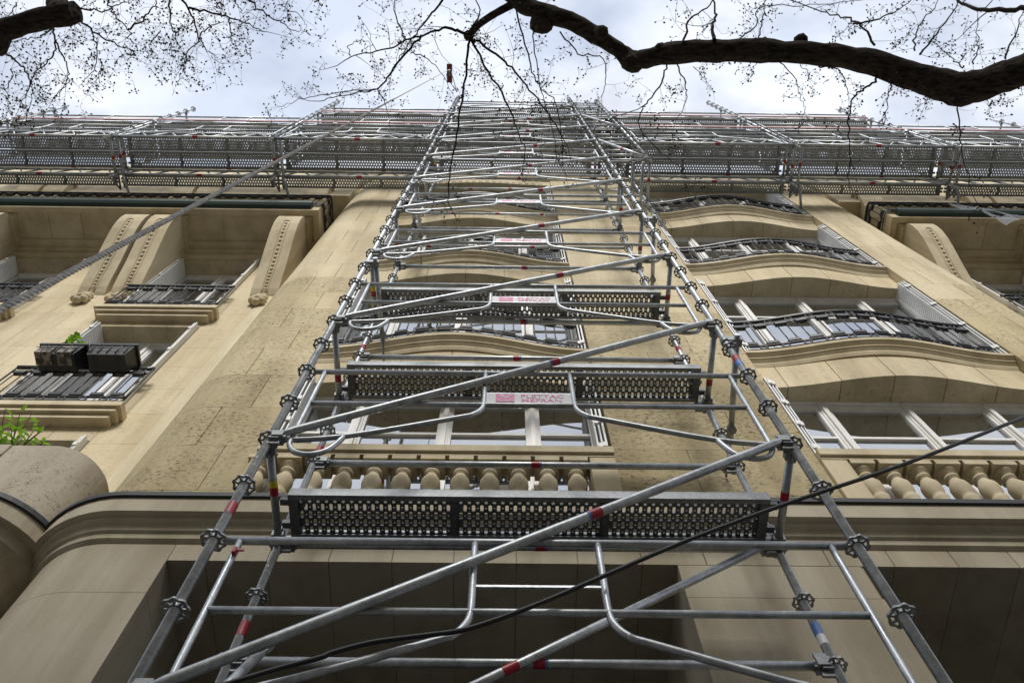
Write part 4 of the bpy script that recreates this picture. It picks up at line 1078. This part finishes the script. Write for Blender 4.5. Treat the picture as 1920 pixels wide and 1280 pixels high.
# second tree, at the top left
tB = thing('street_tree', 'bare street tree with a cut limb stub at the top left corner, dense budding twigs', 'tree', (-7.6, -1.6, 0))
wd = MB(); tw = MB(); bd = MB()
pts = [atZ(142, 22, 8.3), atZ(120, 28, 8.3), atZ(70, 38, 8.25), atZ(0, 58, 8.2), atZ(-80, 70, 8.0), Vector((-5.6, -.5, 7.0)), Vector((-7.0, -1.2, 5.2)), Vector((-7.5, -1.55, 3)), Vector((-7.6, -1.6, 0))]
o0 = 0; limb(wd, pts, [.075, .085, .075, .078, .09, .12, .18, .22, .27], 5, 16, .05)
limb(wd, [atZ(110, 28, 8.3), atZ(108, 0, 8.6), atZ(112, -40, 9.0)], [.08, .07, .07], 4, 12, .04); wd.ball(atZ(135, 32, 8.3), .06, 10, 6)
knarl(wd, o0, .012)
for px, r0, sd, ln, lv in (
    ([(98, 50), (108, 90), (125, 120), (128, 150), (100, 185)], .007, 12, .26, 1), ([(100, 52), (75, 70), (40, 75), (10, 85)], .005, 9, .25, 1),
    ([(0, 95), (40, 125), (55, 155), (40, 190)], .007, 12, .25, 1), ([(105, 75), (95, 110), (65, 140), (50, 175)], .006, 10, .25, 1),
    ([(142, 25), (175, 60), (220, 85), (250, 95)], .008, 12, .26, 1), ([(145, 15), (190, 20), (225, 10), (250, -10)], .006, 9, .28, 1),
    ([(170, 55), (182, 90), (175, 130), (150, 160)], .005, 10, .24, 1), ([(240, 55), (270, 35), (288, 10), (292, -20)], .007, 8, .26, 1),
    ([(330, -15), (355, 20), (372, 72), (350, 100)], .009, 12, .26, 1), ([(372, 72), (395, 50), (420, 42)], .005, 8, .24, 1),
    ([(372, 72), (395, 100), (415, 120)], .004, 9, .22, 1), ([(355, 15), (400, 25), (450, 40), (500, 60)], .008, 14, .26, 1),
    ([(315, -10), (320, 40), (335, 85)], .007, 9, .24, 1), ([(430, 35), (435, 70), (440, 85)], .005, 9, .22, 1),
    ([(455, -10), (490, 20), (530, 45), (560, 60)], .007, 12, .22, 1), ([(440, 0), (450, 20), (470, 25)], .004, 6, .24, 1),
    ([(350, 105), (345, 125), (350, 145)], .003, 8, .18, 1), ([(200, 0), (215, 30), (240, 55), (235, 75)], .006, 9, .24, 1),
    ([(130, 150), (110, 180), (95, 190)], .003, 7, .18, 1), ([(60, 150), (60, 190), (50, 215)], .003, 9, .2, 1), ([(20, 130), (15, 170), (20, 215)], .004, 12, .22, 1),
    ([(300, 60), (280, 90), (300, 110)], .004, 9, .22, 1), ([(520, 10), (560, 30), (575, 50)], .003, 6, .18, 1), ([(590, -10), (600, 10)], .003, 5, .16, 1),
    ([(30, 5), (20, 25), (5, 35)], .004, 8, .22, 1), ([(190, 110), (185, 140), (165, 170)], .003, 8, .2, 1)):
    branch(tw, bd, px, 8.3 + random.uniform(-.1, .4), 8.4 + random.uniform(-.5, .6), r0*1.15, max(r0*.35, .0015), sd*.8, ln, lv, .85)
base = Vector((-7.6, -1.6, 0))
for bb, nm, mt_ in ((wd, 'trunk', 'bark'), (tw, 'crown', 'twig'), (bd, 'buds', 'bud')):
    o = bb.build(nm, mt_, tB, None, False); o.location = -base
    if nm != 'trunk': o['kind'] = 'stuff'
